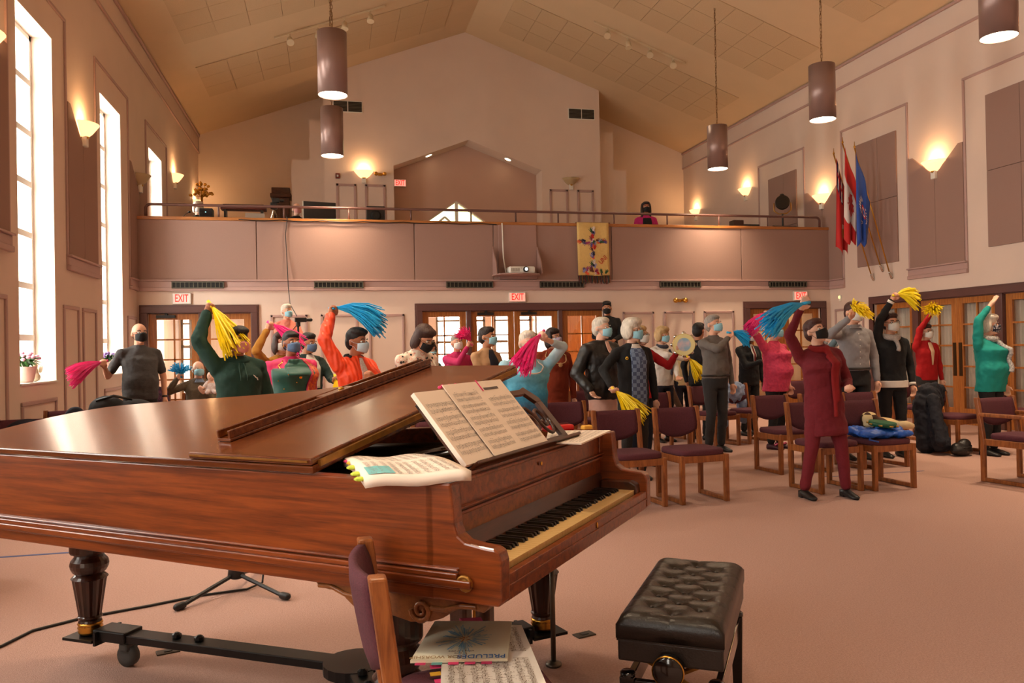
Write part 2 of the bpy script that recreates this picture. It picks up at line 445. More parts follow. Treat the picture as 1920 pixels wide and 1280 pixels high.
for k in range(-4, 3):
    y = 9.22 + 3.13 * k
    # inverted-U moulding around each window / right-wall cloth field, panels, sconce niches
    for side in (-1, 1):
        rect_side(y - 0.29, y + 1.60, 2.44, 5.54, side, bottom=False)
        p0, p1 = y + 1.60, y + 2.84
        if p0 > 17: p1 = YB
        wl = wall_left if side < 0 else wall_right
        X = XL if side < 0 else XR
        sg = 1 if side < 0 else -1
        if p0 < 17:
            mid = (p0 + p1) / 2
            for a, b, tl, tr in ((p0, mid, 4.53, 4.13), (mid, p1, 4.13, 4.53)):
                poly = [(a, 2.63), (b - 0.004, 2.63)]
                poly += [(b - 0.004, tr), (b - 0.1, tr)] if False else ([(b - .004, 4.13), (a + 0.1, 4.53), (a, 4.53)] if a == p0 else [(b - .004, 4.53), (b - 0.1, 4.53), (a + .002, 4.13)])
                MB().prism(poly, X + sg * 0.03, X, 'x').build('acoustic_panel', M_panel, wl, bevel=0.005)
            m = MB()
            step_trim(m, lambda z0, z1, t: m.bx(X, X + sg * t, p0 - 0.05, p1 + 0.05, z0, z1))
            trim_obj(m)
            # two tall frames under each panel, one low frame under each window
            rect_side(p0 - 0.21, p0 + 0.40, 0.18, 2.005, side) if side < 0 else None
            rect_side(p0 + 0.55, p0 + 1.18, 0.18, 2.005, side) if side < 0 else None
        if side < 0:
            rect_side(y, y + 1.1, 0.18, 0.908, side)
        else:
            # four cloth boards in each right-wall field
            for ya, yb in ((y + 0.01, y + 0.5), (y + 0.506, y + 1.0 + 0.13)):
                for za, zb in ((2.79, 3.955), (3.961, 5.125)):
                    MB().bx(XR - 0.03, XR, ya, yb, za, zb).build('acoustic_panel', M_panel, wall_right, bevel=0.004)
rect_side(13.35, 14.24, 0.18, 2.03, 1)
# the parapet moulding returns
for side in (-1, 1):
    X = XL if side < 0 else XR; sg = 1 if side < 0 else -1
    for z0, z1, t in ((EAVE - 0.045, EAVE, 0.05), (6.355, 6.40, 0.035)):
        trim_obj(MB().bx(X, X + sg * t, YF, YB, z0, z1))
# baseboards
struct(MB().bx(XL, XL + 0.02, YF, D, 0, 0.13).build('baseboard_left', M_trim))
struct(MB().bx(XR - 0.02, XR, 13.3, D, 0, 0.13).build('baseboard_right', M_trim))
mb = MB()
for a, b in ((-1.2, 1.49), (5.22, 7.94)): mb.bx(a, b, D - 0.02, D, 0, 0.13)
struct(mb.build('baseboard_back', M_trim))

# tall windows in the left wall
def tall_window(n, y):
    w = struct(MB().bx(-0.03, 0.03, 0, 1.12, 0, 0.06).bx(-0.03, 0.03, 0, 1.12, 3.96, 4.02).bx(-0.03, 0.03, 0, 0.06, 0, 4.02).bx(-0.03, 0.03, 1.06, 1.12, 0, 4.02).build('window_%d' % n, M_white, loc=(XL - 0.25, y, 1.1)))
    zs = [0.5, 1.09, 1.68, 2.27, 2.86, 3.45]
    for z in zs: MB().bx(-0.028, 0.04, 0.06, 1.06, z - 0.035, z + 0.035).build('transom', M_white, w)
    MB().bx(-0.02, 0.02, 0.54, 0.575, 0.535, 3.96).build('mullion', mat('lead grey', srgb(120, 124, 116), 0.5), w)
    ed = [0.06] + zs + [3.96]
    for i in range(7):
        a, b = ed[i] + (0.035 if i else 0), ed[i + 1] - (0.035 if i < 6 else 0)
        if i == 0:
            MB().bx(-0.02, 0.03, 0.5, 0.62, a, b).build('hopper_stile', M_white, w)
        for c, d in ((0.06, 0.54), (0.575, 1.06)):
            MB().bx(0, 0.006, c, d, a, b).build('pane', M_pane, w)
    struct(MB().bx(XL - 0.22, XL + 0.02, y - 0.0, y + 1.12, 1.085, 1.102).build('trim_%d' % (200 + n), M_white))
for i, y in enumerate(WIN0): tall_window(i + 2, y)
# portals guide daylight through the openings (no light of their own)
def portal(loc, rot, sx, sy):
    d = bpy.data.lights.new('daylight portal', 'AREA'); d.shape = 'RECTANGLE'; d.size = sx; d.size_y = sy; d.energy = 1.0
    d.cycles.is_portal = True
    o = bpy.data.objects.new('daylight_portal', d); COL.objects.link(o); o.location = loc; o.rotation_euler = rot
for y in WIN0: portal((XL - 0.3, y + 0.56, 3.11), (PI / 2, 0, -PI / 2), 1.1, 4.0)

# ------------------------------------------------------------------ doors
M_plate = mat('bronze door plate', srgb(70, 52, 32), 0.35, 0.7)
_dn = [0]
def door_leaf(w, handle, closer=False, panes=True, plate=False):
    """leaf with origin at its hinge-side bottom corner, front towards -y"""
    _dn[0] += 1
    h = 2.05; st = 0.115; n = 5
    m = MB().bx(0, st, -0.02, 0.02, 0, h).bx(w - st, w, -0.02, 0.02, 0, h).bx(st, w - st, -0.02, 0.02, h - 0.1, h).bx(st, w - st, -0.02, 0.02, 0, 0.26)
    d = struct(m.build('door_%d' % _dn[0], M_oak, bevel=0.003))
    z0, z1 = 0.26, h - 0.1; ph = (z1 - z0) / n
    mid = w / 2
    for k in range(1, n): MB().bx(st, w - st, -0.016, 0.016, z0 + k * ph - 0.013, z0 + k * ph + 0.013).build('muntin', M_oak, d)
    MB().bx(mid - 0.013, mid + 0.013, -0.016, 0.016, z0, z1).build('muntin', M_oak, d)
    for k in range(n):
        for a, b in ((st, mid - .013), (mid + .013, w - st)):
            MB().bx(a, b, -0.002, 0.002, z0 + k * ph + 0.013, z0 + (k + 1) * ph - 0.013).build('pane', M_pane, d)
    x = w - 0.06 if handle > 0 else 0.06
    MB().bx(x - 0.035, x + 0.035, -0.026, -0.02, 0.86 if not plate else 0.78, 1.18 if not plate else 1.32).build('push_plate', M_plate, d)
    if closer:
        MB().bx(0.12, 0.42, -0.08, -0.02, h - 0.075, h - 0.025).bx(0.26, 0.30, -0.09, -0.02, h - 0.03, h + 0.01).build('door_closer', M_black, d, bevel=0.006)
    return d
def frame_back(x0, x1, posts):
    # plum casing around the opening, stepped
    m = MB()
    for o, t in ((0.135, 0.03), (0.105, 0.05), (0.05, 0.035)):
        m.bx(x0 - o, x1 + o, D - t, D + 0.001, 2.07, 2.07 + o).bx(x0 - o, x0, D - t, D + 0.001, 0, 2.07).bx(x1, x1 + o, D - t, D + 0.001, 0, 2.07)
    for a, b in posts: m.bx(a, b, D - 0.02, D + 0.15, 0, 2.07)
    m.bx(x0, x1, D, D + 0.15, 2.055, 2.075)
    _tn[0] += 1
    struct(m.build('trim_%d' % _tn[0], M_frame, bevel=0.006))
frame_back(-2.975, -1.33, [(-2.18, -2.115)])
frame_back(1.615, 5.04, [(2.425, 2.503), (4.162, 4.235)])
frame_back(8.085, 9.66, [])
for x, w, hd, cl in ((-2.97, 0.785, 1, True), (-2.11, 0.775, -1, False), (1.62, 0.8, 1, False), (2.507, 0.81, 1, True), (3.322, 0.835, -1, True), (4.24, 0.795, -1, False), (8.09, 0.78, 1, False), (8.875, 0.78, -1, True)):
    d = door_leaf(w, hd, cl); d.location = (x, D + 0.07, 0.01)
# right wall doors (front faces -x): rotate so local x runs along -Y
m = MB()
for o, t in ((0.135, 0.03), (0.105, 0.05), (0.05, 0.035)):
    m.bx(XR - t, XR, RD0 - o, RD1 + o, 2.07, 2.07 + o + .0).bx(XR - t, XR, RD1, RD1 + o, 0, 2.07).bx(XR - t, XR, RD0 - o, RD0, 0, 2.07)
for y in (11.97, 10.19, 8.42): m.bx(XR - 0.03, XR + 0.1, y - 0.07, y + 0.07, 0, 2.07)
m.bx(XR, XR + 0.12, RD0, RD1, 2.055, 2.08)
_tn[0] += 1
struct(m.build('trim_%d' % _tn[0], M_frame, bevel=0.006))
for y, w, hd in ((13.03, 0.98, 1), (11.89, 0.81, 1), (11.075, 0.81, -1), (10.11, 0.81, 1), (9.295, 0.81, -1), (8.34, 0.78, 1), (7.55, 0.78, -1)):
    d = door_leaf(w, hd, False, plate=True); d.location = (XR + 0.05, y, 0.01); d.rotation_euler = (0, 0, -PI / 2)
# pleated net curtains behind the right-wall doors
M_curt = mat('net curtain', srgb(216, 206, 196), 0.9, var=0.15, scale=6, stretch=(1, 1, 0.1))
for (ya, yb), wh in (((12.08, 13.0), 'single glazed door by the corner'), ((11.08, 11.88), 'glazed door behind the red cardigan'), ((10.28, 11.06), 'glazed door left of the teal sweater'), ((9.32, 10.1), 'glazed door right of the teal sweater'), ((8.5, 9.28), 'last glazed door at the picture edge')):
    m = MB().grid(lambda i, j: (XR + 0.14 + 0.022 * math.sin((ya + (yb - ya) * i) * 75), ya + (yb - ya) * i, 0.2 + 1.8 * j), 60, 3)
    c = m.build('net_curtain', M_curt, smooth=True, solid=0.003)
    tag(c, 'white pleated net curtain behind the ' + wh, 'curtain', 'net curtains behind the glazed doors')
# dim side room behind them
mb = MB().bx(XR + 2.0, XR + 2.2, 5.5, 14.4, 0, 2.6).bx(XR + .25, XR + 2.2, 5.5, 14.4, 2.5, 2.6).bx(XR + .25, XR + 2.2, 5.3, 5.5, 0, 2.6).bx(XR + .25, XR + 2.2, 14.4, 14.6, 0, 2.6)
struct(mb.build('wall_side_room', M_wall))
lamp('side_room_light', 'AREA', (XR + 1.1, 10.3, 2.4), 60, (1, 0.9, 0.75), 2.0)

# foyer behind the back doors: rear wall with daylight windows, wood panelling to the right
FY = 18.2
holes = [(-3.12, -2.72, 0.4, 2.2), (1.0, 2.15, 0.3, 2.35), (2.35, 3.5, 0.3, 2.35), (3.7, 4.6, 0.3, 2.35)]
mb = MB(); cells(mb, XL - .3, XR + .3, 0, 2.46, holes, lambda a, b, z0, z1: mb.bx(a, b, FY, FY + 0.2, z0, z1))
struct(mb.build('wall_foyer', M_wall))
fm = MB()
for a, b, z0, z1 in holes:
    fm.bx((a + b) / 2 - .03, (a + b) / 2 + .03, FY + .02, FY + .1, z0, z1).bx(a, b, FY + .02, FY + .1, 1.5, 1.56).bx(a, b, FY + .02, FY + .1, 2.0, 2.04)
    for q in ((a, a + .05, z0, z1), (b - .05, b, z0, z1)): fm.bx(q[0], q[1], FY + .02, FY + .1, q[2], q[3])
struct(fm.build('window_20', mat('foyer window frame', srgb(120, 92, 60), 0.5)))
M_oakwall = wood('oak panelling', srgb(150, 80, 30), srgb(190, 116, 50), 0.4, 2.0, (10, 10, 1))
struct(MB().bx(4.75, XR, FY - 0.06, FY, 0, 2.46).build('wall_foyer_panelling', M_oakwall))
struct(MB().bx(4.6, 4.75, 16.2, FY, 0, 2.46).bx(7.6, 7.75, D + .2, FY, 0, 2.46).build('wall_foyer_divider', M_oakwall))
lamp('foyer_light_a', 'AREA', (-2.0, 16.4, 2.42), 50, (1, 0.8, 0.55), 1.0)
lamp('foyer_light', 'AREA', (3.0, 16.4, 2.42), 60, (1, 0.78, 0.5), 1.2)
lamp('foyer_light_b', 'AREA', (6.2, 16.4, 2.42), 70, (1, 0.68, 0.35), 1.0)
lamp('foyer_light_c', 'AREA', (8.9, 16.4, 2.42), 25, (1, 0.68, 0.35), 1.0)

# ------------------------------------------------------------------ exit signs
M_exitw = mat('exit sign face', srgb(238, 214, 204), 0.5, emit=0.25)
M_exitr = emission('exit letters', (1.0, 0.05, 0.03), 1.6)
M_exitg = mat('exit sign red face', srgb(255, 150, 130), 0.5, emit=0.9)
def exit_sign(x, z, y, w, h, lit, label):
    e = thing('exit_sign', label, 'sign', (x, y - 0.05, z))
    MB().bx(-w / 2, w / 2, 0, 0.05, -h / 2, h / 2).build('housing', M_white, e, bevel=0.004)
    MB().bx(-w / 2 + .012, w / 2 - .012, -0.004, 0.0, -h / 2 + .012, h / 2 - .012).build('face', M_exitg if lit else M_exitw, e)
    text('lettering', 'EXIT', h * 1.02, M_exitr if not lit else emission('exit letters lit', (1, 0.03, 0.02), 1.2), (0, -0.006, 0.0), (PI / 2, 0, 0), e, 0.001, sx=w / (h * 1.02) / 2.75, bold=0.002)
exit_sign(-2.435, 2.31, D, 0.29, 0.18, False, 'white sign with red EXIT letters over the left doors')
exit_sign(3.37, 2.31, D, 0.31, 0.17, True, 'glowing EXIT sign over the middle doors')
exit_sign(9.205, 2.31, D, 0.30, 0.18, True, 'glowing EXIT sign over the right doors in the corner')
exit_sign(1.75, 5.53, 20.06, 0.30, 0.18, True, 'glowing EXIT sign up in the balcony gable recess')

# grilles high on the central block, fire alarm box
for x0, x1, z, wh in ((0.14, 0.84, 7.22, 'left'), (5.99, 6.7, 7.31, 'right')):
    g = thing('return_grille', 'dark double air grille high on the gable wall, %s one' % wh, 'vent', ((x0 + x1) / 2, 19.5, z), 0)
    w = (x1 - x0) / 2
    MB().bx(-w, w, -0.02, 0, -.14, .14).build('frame', M_white, g)
    for a, b in ((-w + .02, -.012), (.012, w - .02)):
        MB().bx(a, b, -0.024, -0.02, -.12, .12).build('grille', M_vent, g)
        for k in range(7): MB().bx(a, b, -0.03, -0.022, -.11 + k * .034, -.095 + k * .034).build('slat', M_dark, g)
fa = thing('fire_alarm', 'small red fire alarm box on the gable wall', 'alarm', (0.226, 19.5, 5.55))
MB().bx(-.05, .05, -.05, 0, -.06, .06).build('case', mat('alarm red', srgb(120, 40, 26), .5), fa, bevel=.008)
MB().bx(-.02, .02, -.06, -.05, -.03, .02).build('lever', M_white, fa)
def twin_lamp(loc, label, rz=0):
    e = thing('emergency_lamp', label, 'light', loc, rz)
    MB().bx(-.05, .05, -.05, 0, -.02, .04).build('bracket', M_brass, e, bevel=.006)
    for s in (-1, 1):
        MB().cap((s * .07, -.06, .02), (s * .10, -.11, .01), .03, .05, 12).build('lamp_head', M_brass, e, True)
twin_lamp((1.23, 19.5, 5.6), 'brass twin emergency lamp beside the lit wall sconce')
twin_lamp((6.58, D, 2.22), 'brass twin emergency lamp on the back wall above the blonde hair')
sw = thing('wall_sensor', 'small brass night light on the right wall by the corner', 'light', (XR, 14.05, 2.24), -PI / 2)
MB().bx(-.03, .03, -.03, 0, -.06, .06).build('plate', M_white, sw, bevel=.006)
MB().ell((0, -.04, .02), (.022, .02, .03)).build('bulb', emission('night glow', (1, .6, .2), 2), sw, True)

# ------------------------------------------------------------------ sconces and pendants
M_bowl_on = mat('lit sconce glass', srgb(240, 190, 150), 0.4, emit=0.0)
_b = M_bowl_on.node_tree.nodes['Principled BSDF']
_b.inputs['Emission Color'].default_value = (1.0, 0.52, 0.22, 1); _b.inputs['Emission Strength'].default_value = 1.8
M_bowl_off = mat('unlit sconce glass', srgb(196, 172, 132), 0.35)
def sconce(loc, rz, lit, label):
    """half bowl uplight; local -y points into the room"""
    s = thing('wall_sconce', label, 'wall lamp', loc, rz, 'bowl sconces along the walls')
    prof = [(0.05, -0.12), (0.09, -0.10), (0.14, -0.06), (0.19, 0.0), (0.235, 0.055)]
    n = 12; rings = []
    for t in (0.0, -0.012):
        for r, z in (prof if t == 0 else prof[::-1]):
            rings.append([((r + t) * math.cos(PI + PI * j / n), (r + t) * 0.85 * math.sin(PI + PI * j / n), z) for j in range(n + 1)])
    m = MB(); o = 0
    for r in rings: m.v += r
    k = n + 1
    for i in range(len(rings) - 1):
        for j in range(n): m.f.append((i * k + j, i * k + j + 1, (i + 1) * k + j + 1, (i + 1) * k + j))
    m.build('glass_bowl', M_bowl_on if lit else M_bowl_off, s, True)
    MB().bx(-0.05, 0.05, -0.06, 0, -0.24, -0.10).build('bracket', M_white, s, bevel=0.01)
    MB().lathe([(0.006, -.17), (.03, -.14), (.05, -.12), (.05, -.11)], (0, -.03, 0), 12).build('finial', M_brass, s, True)
    if lit:
        MB().ell((0, -0.10, 0.02), (0.04, 0.04, 0.05), n=10, m=6).build('bulb', emission('bulb glow', (1, 0.62, 0.25), 20), s, True)
        lamp('sconce_light', 'POINT', (0, -0.11, 0.09), SCONCE_W, AMBER, 0.05, parent=s)
L_, R_ = PI / 2, -PI / 2
sconce((XL + .02, 11.44, 4.36), L_, True, 'lit bowl sconce between the two tall windows, left wall')
sconce((XL + .02, 14.57, 4.36), L_, False, 'unlit bowl sconce beside the second tall window')
sconce((XL, 17.85, 5.07), L_, True, 'lit bowl sconce on the balcony left wall after the last window')
sconce((XL, 20.45, 5.0), L_, True, 'lit bowl sconce in the far left balcony corner')
sconce((0.841, 19.5, 5.63), 0, True, 'lit bowl sconce on the gable wall near the EXIT recess')
sconce((6.03, 19.5, 5.6), 0, False, 'unlit bowl sconce on the gable wall, right of the recess')
sconce((XR, 17.63, 5.07), R_, True, 'lit bowl sconce on the balcony right wall left of the spotlight')
sconce((XR, 20.35, 5.02), R_, True, 'lit bowl sconce low at the far right balcony corner')
sconce((XR - .02, 14.55, 4.33), R_, True, 'lit bowl sconce left of the flags')
sconce((XR - .02, 11.42, 4.3), R_, True, 'lit bowl sconce in a notched cloth panel, right wall')
sconce((XR - .02, 8.3, 4.3), R_, True, 'lit bowl sconce on the right wall past the picture edge')
sconce((XL + .02, 8.31, 4.36), L_, True, 'lit bowl sconce on the left wall past the picture edge')

M_pend = mat('taupe pendant metal', srgb(150, 122, 114), 0.35, 0.35)
M_pglow = emission('pendant glow', (1.0, 0.80, 0.52), 14)
def pendant(x, y, label, dim=1.0):
    p = thing('pendant_lamp', label, 'pendant lamp', (x, y, 4.70), 0, 'cylinder pendant lamps')
    R, H = 0.19, 0.82
    MB().lathe([(R - .006, 0.004), (R, 0.0), (R, H), (0.02, H + .004), (0.02, H - .01), (R - .006, H - .012), (R - .006, 0.004)], n=32, cap=False).build('shade', M_pend, p, True)
    for q in p.children[0].data.polygons: q.use_smooth = abs(q.normal.z) < 0.5
    MB().lathe([(R - .008, 0.012), (R - .008, 0.03)], n=32).build('diffuser', M_pglow, p)
    z1 = ceil_z(x) - 4.70
    MB().tube([(0, 0, H), (0, 0, H + .06)], .012, 8).build('stem', M_brass, p, True)
    ch = MB()
    n = int((z1 - H - .06) / 0.05)
    for k in range(n):
        z = H + .06 + k * .05
        a = (0.012, 0) if k % 2 else (0, 0.012)
        ch.tube([(-a[0], -a[1], z), (-a[0], -a[1], z + .055), (a[0], a[1], z + .055), (a[0], a[1], z)], .0035, 4, True)
    ch.tube([(0.012 * math.sin(k), .012 * math.cos(k), H + .05 + (z1 - H - .05) * k / 40) for k in range(41)], .004, 5)
    ch.build('chain', mat('dull brass chain', srgb(120, 84, 44), .45, .8), p)
    lamp('pendant_light', 'SPOT', (0, 0, -0.02), PENDANT_W * dim, WARM, 0.16, parent=p, spot=math.radians(104), blend=1.0)
for x in (0.08, 7.24):
    for y, w in ((13.95, 'farther back'), (10.62, 'second from the back'), (7.38, 'third from the back'), (4.1, 'fourth from the back'), (0.8, 'over the piano end'), (-2.5, 'added unseen behind the camera for front light')):  # last pair is unseen, added to light the piano side and music from the front
        if (x, y) == (7.24, 7.38): w = 'cut by the upper right picture corner'
        pendant(x, y, 'long taupe cylinder pendant lamp, %s row, %s' % ('left' if x < 1 else 'right', w), 0.45 if (x < 1 and y < 5) else 1.0)
# track lights on the ceiling
M_spotw = mat('cream spot housing', srgb(220, 200, 165), 0.4)
for side, ps, wh in ((-1, [(-0.69, 16.4), (-0.135, 16.4), (0.38, 16.4), (0.895, 16.4)], 'left'), (1, [(5.94, 16.33), (6.41, 16.33), (6.91, 16.33), (7.45, 16.33)], 'right')):
    t = thing('track_light', 'ceiling track with four small spotlights, %s slope' % wh, 'track light', (ps[0][0], ps[0][1], ceil_z(ps[0][0])), 0)
    x0, x1 = ps[0][0], ps[-1][0]
    e = 0.3
    A = Vector((-e, 0, ceil_z(x0 - e) - ceil_z(x0) - .02)); B = Vector((x1 - x0 + e, 0, ceil_z(x1 + e) - ceil_z(x0) - .02))
    MB().tube([A, B], .022, 4).build('track', M_spotw, t)
    for i, (x, y) in enumerate(ps):
        c = Vector((x - x0, 0, ceil_z(x) - ceil_z(x0) - .03))
        MB().tube([c, c + Vector((0, 0, -.08))], .012, 6).build('stem', M_spotw, t)
        on = (side < 0 and i in (0,)) or (side > 0 and i != 1)
        dirv = Vector((-.25 if side > 0 else .1, -.65, -.75)).normalized() if on else Vector((0, -.25, -.95)).normalized()
        q = dirv.to_track_quat('-Z', 'Y').to_matrix()
        h = MB().lathe([(.03, .04), (.05, .02), (.055, -.05), (.075, -.13), (.07, -.13)], c + Vector((0, 0, -.11)), 14, q).build('spot_head', M_spotw, t, True)
        MB().lathe([(.062, -.118), (.062, -.126)], c + Vector((0, 0, -.11)), 14, q).build('lens', emission('spot glow', (1, .9, .7), 22) if on else emission('spot dim', (1, .8, .45), 3), h)
        if on:
            lamp('spot_beam', 'SPOT', c + Vector((0, 0, -.11)) + dirv * .15, TRACK_W, WARM, .05, dirv.to_track_quat('-Z', 'Y').to_euler(), t, math.radians(60))
# ------------------------------------------------------------------ grand piano (local x = along the keys, y = towards the tail)
M_pw = wood('mahogany', srgb(88, 36, 12), srgb(146, 70, 25), 0.3, 2.0, (22, 1.0, 22), coat=0.35)
M_pl = wood('mahogany lid', srgb(82, 36, 13), srgb(122, 63, 27), 0.24, 2.0, (18, 1.0, 18), coat=0.4)
M_pd = wood('dark mahogany', srgb(48, 22, 10), srgb(84, 40, 18), 0.32, 2.2, (1.5, 9, 9), coat=0.3)
M_pcarve = wood('carved walnut', srgb(100, 54, 24), srgb(146, 88, 44), 0.35, 4, (4, 4, 4))
M_gold = mat('worn gilt', srgb(176, 124, 56), 0.4, 0.7, var=0.5, scale=30)
M_iron = mat('dark bronze plate', srgb(70, 50, 30), 0.45, 0.6)
M_ivory = mat('ivory key', srgb(244, 206, 138), 0.3)
M_ebony = mat('ebony key', srgb(16, 13, 12), 0.3)
M_leg = wood('dark leg', srgb(34, 16, 9), srgb(66, 30, 14), 0.3, 3, (6, 6, 1), coat=0.3)
piano = thing('grand_piano', 'large polished mahogany grand piano with propped lid and music on its desk', 'piano', (0.479, 2.237, 0), 0.8998)
UL, UR = -0.115, 1.34
ctrl = [(UR, 0.60), (1.335, 0.85), (1.24, 1.08), (1.0, 1.28), (0.84, 1.52), (0.71, 1.85), (0.60, 2.14), (0.49, 2.33), (0.30, 2.43), (0.08, 2.46), (UL, 2.46)]
def catmull(P, n=5):
    out = []
    for i in range(len(P) - 1):
        a, b, c, d = P[max(i - 1, 0)], P[i], P[i + 1], P[min(i + 2, len(P) - 1)]
        for k in range(n):
            t = k / n
            out.append(tuple(0.5 * (2 * b[q] + (c[q] - a[q]) * t + (2 * a[q] - 5 * b[q] + 4 * c[q] - d[q]) * t * t + (3 * b[q] - a[q] - 3 * c[q] + d[q]) * t ** 3) for q in (0, 1)))
    return out + [P[-1]]
curve = catmull(ctrl, 4)
def offset(poly, d):
    n = len(poly); out = []
    for i in range(n):
        a, b, c = Vector(poly[i - 1]), Vector(poly[i]), Vector(poly[(i + 1) % n])
        e1, e2 = (b - a).normalized(), (c - b).normalized()
        n1, n2 = Vector((-e1.y, e1.x)), Vector((-e2.y, e2.x))
        m = (n1 + n2); m = m / max(m.dot(n1), 0.4)
        out.append(tuple(b + m * d))
    return out
outer = [(UL, 0.17), (UR, 0.17)] + curve           # counter-clockwise
inner = offset(outer, 0.055)
m = MB(); n = len(outer)
for z in (0.685, 1.012): m.v += [(x, y, z) for x, y in outer] + [(x, y, z) for x, y in inner]
for i in range(n):
    j = (i + 1) % n
    m.f += [(i, j, 2 * n + j, 2 * n + i), (n + j, n + i, 3 * n + i, 3 * n + j), (2 * n + i, 2 * n + j, 3 * n + j, 3 * n + i), (i, n + i, n + j, j)]
m.build('rim', M_pw, piano, bevel=0.004)
MB().prism(inner, 0.70, 0.74).build('bottom_board', M_pd, piano)
MB().prism(offset(outer, 0.06), 0.90, 0.915).build('soundboard', M_iron, piano)
m = MB()
for x in (0.12, 0.38, 0.62, 0.86, 1.1):
    m.tube([(x, 0.6, 0.955), (x * 0.75 + 0.03, 1.2 if x > .9 else (1.45 if x > .7 else 2.0), 0.95)], 0.022, 6)
m.tube([(0.0, 0.72, .95), (1.28, 0.72, .95)], .03, 6)
m.build('iron_plate', M_iron, piano, True)
m = MB()
for k in range(60):
    x = 0.0 + 1.22 * k / 59; L = 2.2 - 1.5 * (k / 59) ** .7
    m.tube([(x, 0.62, 0.945), (x * .8, 0.62 + L * .8, 0.94)], 0.0012, 3)
stuff(m.build('strings', mat('string steel', srgb(150, 130, 100), 0.3, 1), piano))
# cheeks: S-shaped arms at both ends of the keyboard
arm = [(0.20, 0.685), (0.20, 1.012), (0.115, 1.012), (0.108, 0.95), (0.105, 0.90), (0.095, 0.87), (0.07, 0.852), (0.03, 0.846), (-0.015, 0.842), (-0.033, 0.832), (-0.04, 0.81), (-0.04, 0.70), (-0.03, 0.685)]
for a, b in ((UL, -0.06), (1.285, UR)):
    MB().prism(arm, a, b, 'x').build('cheek', M_pw, piano, bevel=0.006)
MB().bx(UL + .055, UR - .055, -0.03, 0.2, 0.685, 0.725).build('key_bed', M_pw, piano, bevel=0.003)
MB().bx(UL + .055, UR - .055, -0.036, -0.012, 0.69, 0.762).bx(UL + .055, UR - .055, -0.040, -0.036, 0.728, 0.734).build('key_slip', M_pw, piano, bevel=0.004)
MB().ell((0.66, -0.038, 0.748), (0.008, .003, .012), n=8, m=6).build('lock_escutcheon', M_brass, piano)
for a, b in ((-0.06, -0.004), (1.229, 1.285)):
    MB().prism([(0.15, .74), (.15, .81), (.02, .81), (-.008, .795), (-.012, .75), (-.012, .74)], a, b, 'x').build('key_block', M_pd, piano, bevel=0.006)
# fallboard and upper front panel
MB().prism([(0.15, 0.775), (0.165, 0.775), (0.205, 0.895), (0.19, 0.895)], -0.06, 1.285, 'x').build('fallboard', M_pd, piano, bevel=.003)
MB().bx(-0.06, 1.285, 0.155, 0.2, 0.895, 0.906).bx(-.06, 1.285, 0.15, .2, .914, .92).bx(-0.06, 1.285, 0.165, 0.2, 0.9, 1.0).bx(-.06, 1.285, .155, .2, .99, 1.0).bx(1.25, 1.285, .158, .2, .92, .99).build('front_panel', M_pw, piano, bevel=.003)
MB().ell((0.62, 0.158, 0.965), (0.007, .004, .008), n=8, m=6).build('brass_knob', M_brass, piano)
MB().bx(.55, .65, .1755, .178, .842, .85).build('gilt_decal', M_gold, piano, rot=(0, 0, 0))
MB().bx(-0.06, 1.285, 0.19, 0.34, 0.985, 1.0).build('desk_shelf', M_pd, piano, bevel=.003)
# keys: 52 white, 36 black
kw = 1.225 / 52
wk = MB().bx(0.0006, kw - 0.0006, 0.0, 0.15, 0.755, 0.775).bx(0.0006, kw - .0006, -.0015, 0, 0.772, .775).mesh('white_key', M_ivory)
bk = MB().prism([(0.052, .775), (0.055, .784), (.06, .787), (.15, .787), (.15, .775)], -0.0055, 0.0055, 'x').mesh('black_key', M_ebony)
for i in range(52):
    o = bpy.data.objects.new('white_key', wk); COL.objects.link(o); o.parent = piano; o.location = (i * kw, 0, 0)
    if i < 51 and (i % 7) in (0, 2, 3, 5, 6):      # A-B, C-D, D-E, F-G, G-A
        o = bpy.data.objects.new('black_key', bk); COL.objects.link(o); o.parent = piano; o.location = ((i + 1) * kw, 0, 0)
# spine moulding with scrolled end, and the carved bracket above the near leg
m = MB()
m.bx(UL - .016, UL + .01, 0.09, 2.43, 0.752, 0.768).bx(UL - .011, UL + .01, 0.09, 2.43, 0.772, 0.779).bx(UL - .022, UL + .01, 0.045, 2.43, 0.73, 0.752).bx(UL - .011, UL + .01, 0.06, 2.43, 0.722, 0.73)
m.build('spine_moulding', M_pw, piano, bevel=.004)
def spiral(mb, c, r0, turns, w, sgn, x, n=22, t=.008):
    pts = []
    for k in range(n + 1):
        a = sgn * 2 * PI * turns * k / n; r = r0 * (1 - .8 * k / n)
        pts.append((x, c[0] + r * math.cos(a), c[1] + r * math.sin(a)))
    mb.tube(pts, [t * (1 - .4 * k / n) for k in range(n + 1)], 6)
m = MB(); spiral(m, (0.066, 0.742), .022, 1.4, .008, 1, UL - .012, t=.007); m.ell((UL - .01, .066, .742), (.008, .024, .024), n=10, m=6)
m.build('gilt_scroll', M_gold, piano, True)
m = MB().prism([(0.0, .685), (0.62, .685), (0.60, .665), (0.56, .66), (.53, .668), (.5, .64), (.45, .605), (.40, .60), (.36, .615), (.27, .60), (.20, .61), (.16, .625), (.12, .655), (.07, .66), (.03, .655)], -0.09, 0.06, 'x')
spiral(m, (.42, .638), .034, 1.6, .008, 1, -.095, t=.009); spiral(m, (.23, .64), .034, 1.6, .008, -1, -.095, t=.009)
m.tube([(-.092, .45, .65), (-.094, .5, .655), (-.094, .55, .672), (-.092, .6, .67)], .008, 6)
m.tube([(-.092, .2, .65), (-.094, .15, .65), (-.094, .1, .668), (-.092, .05, .67)], .008, 6)
m.build('carved_bracket', M_pcarve, piano, bevel=.004)
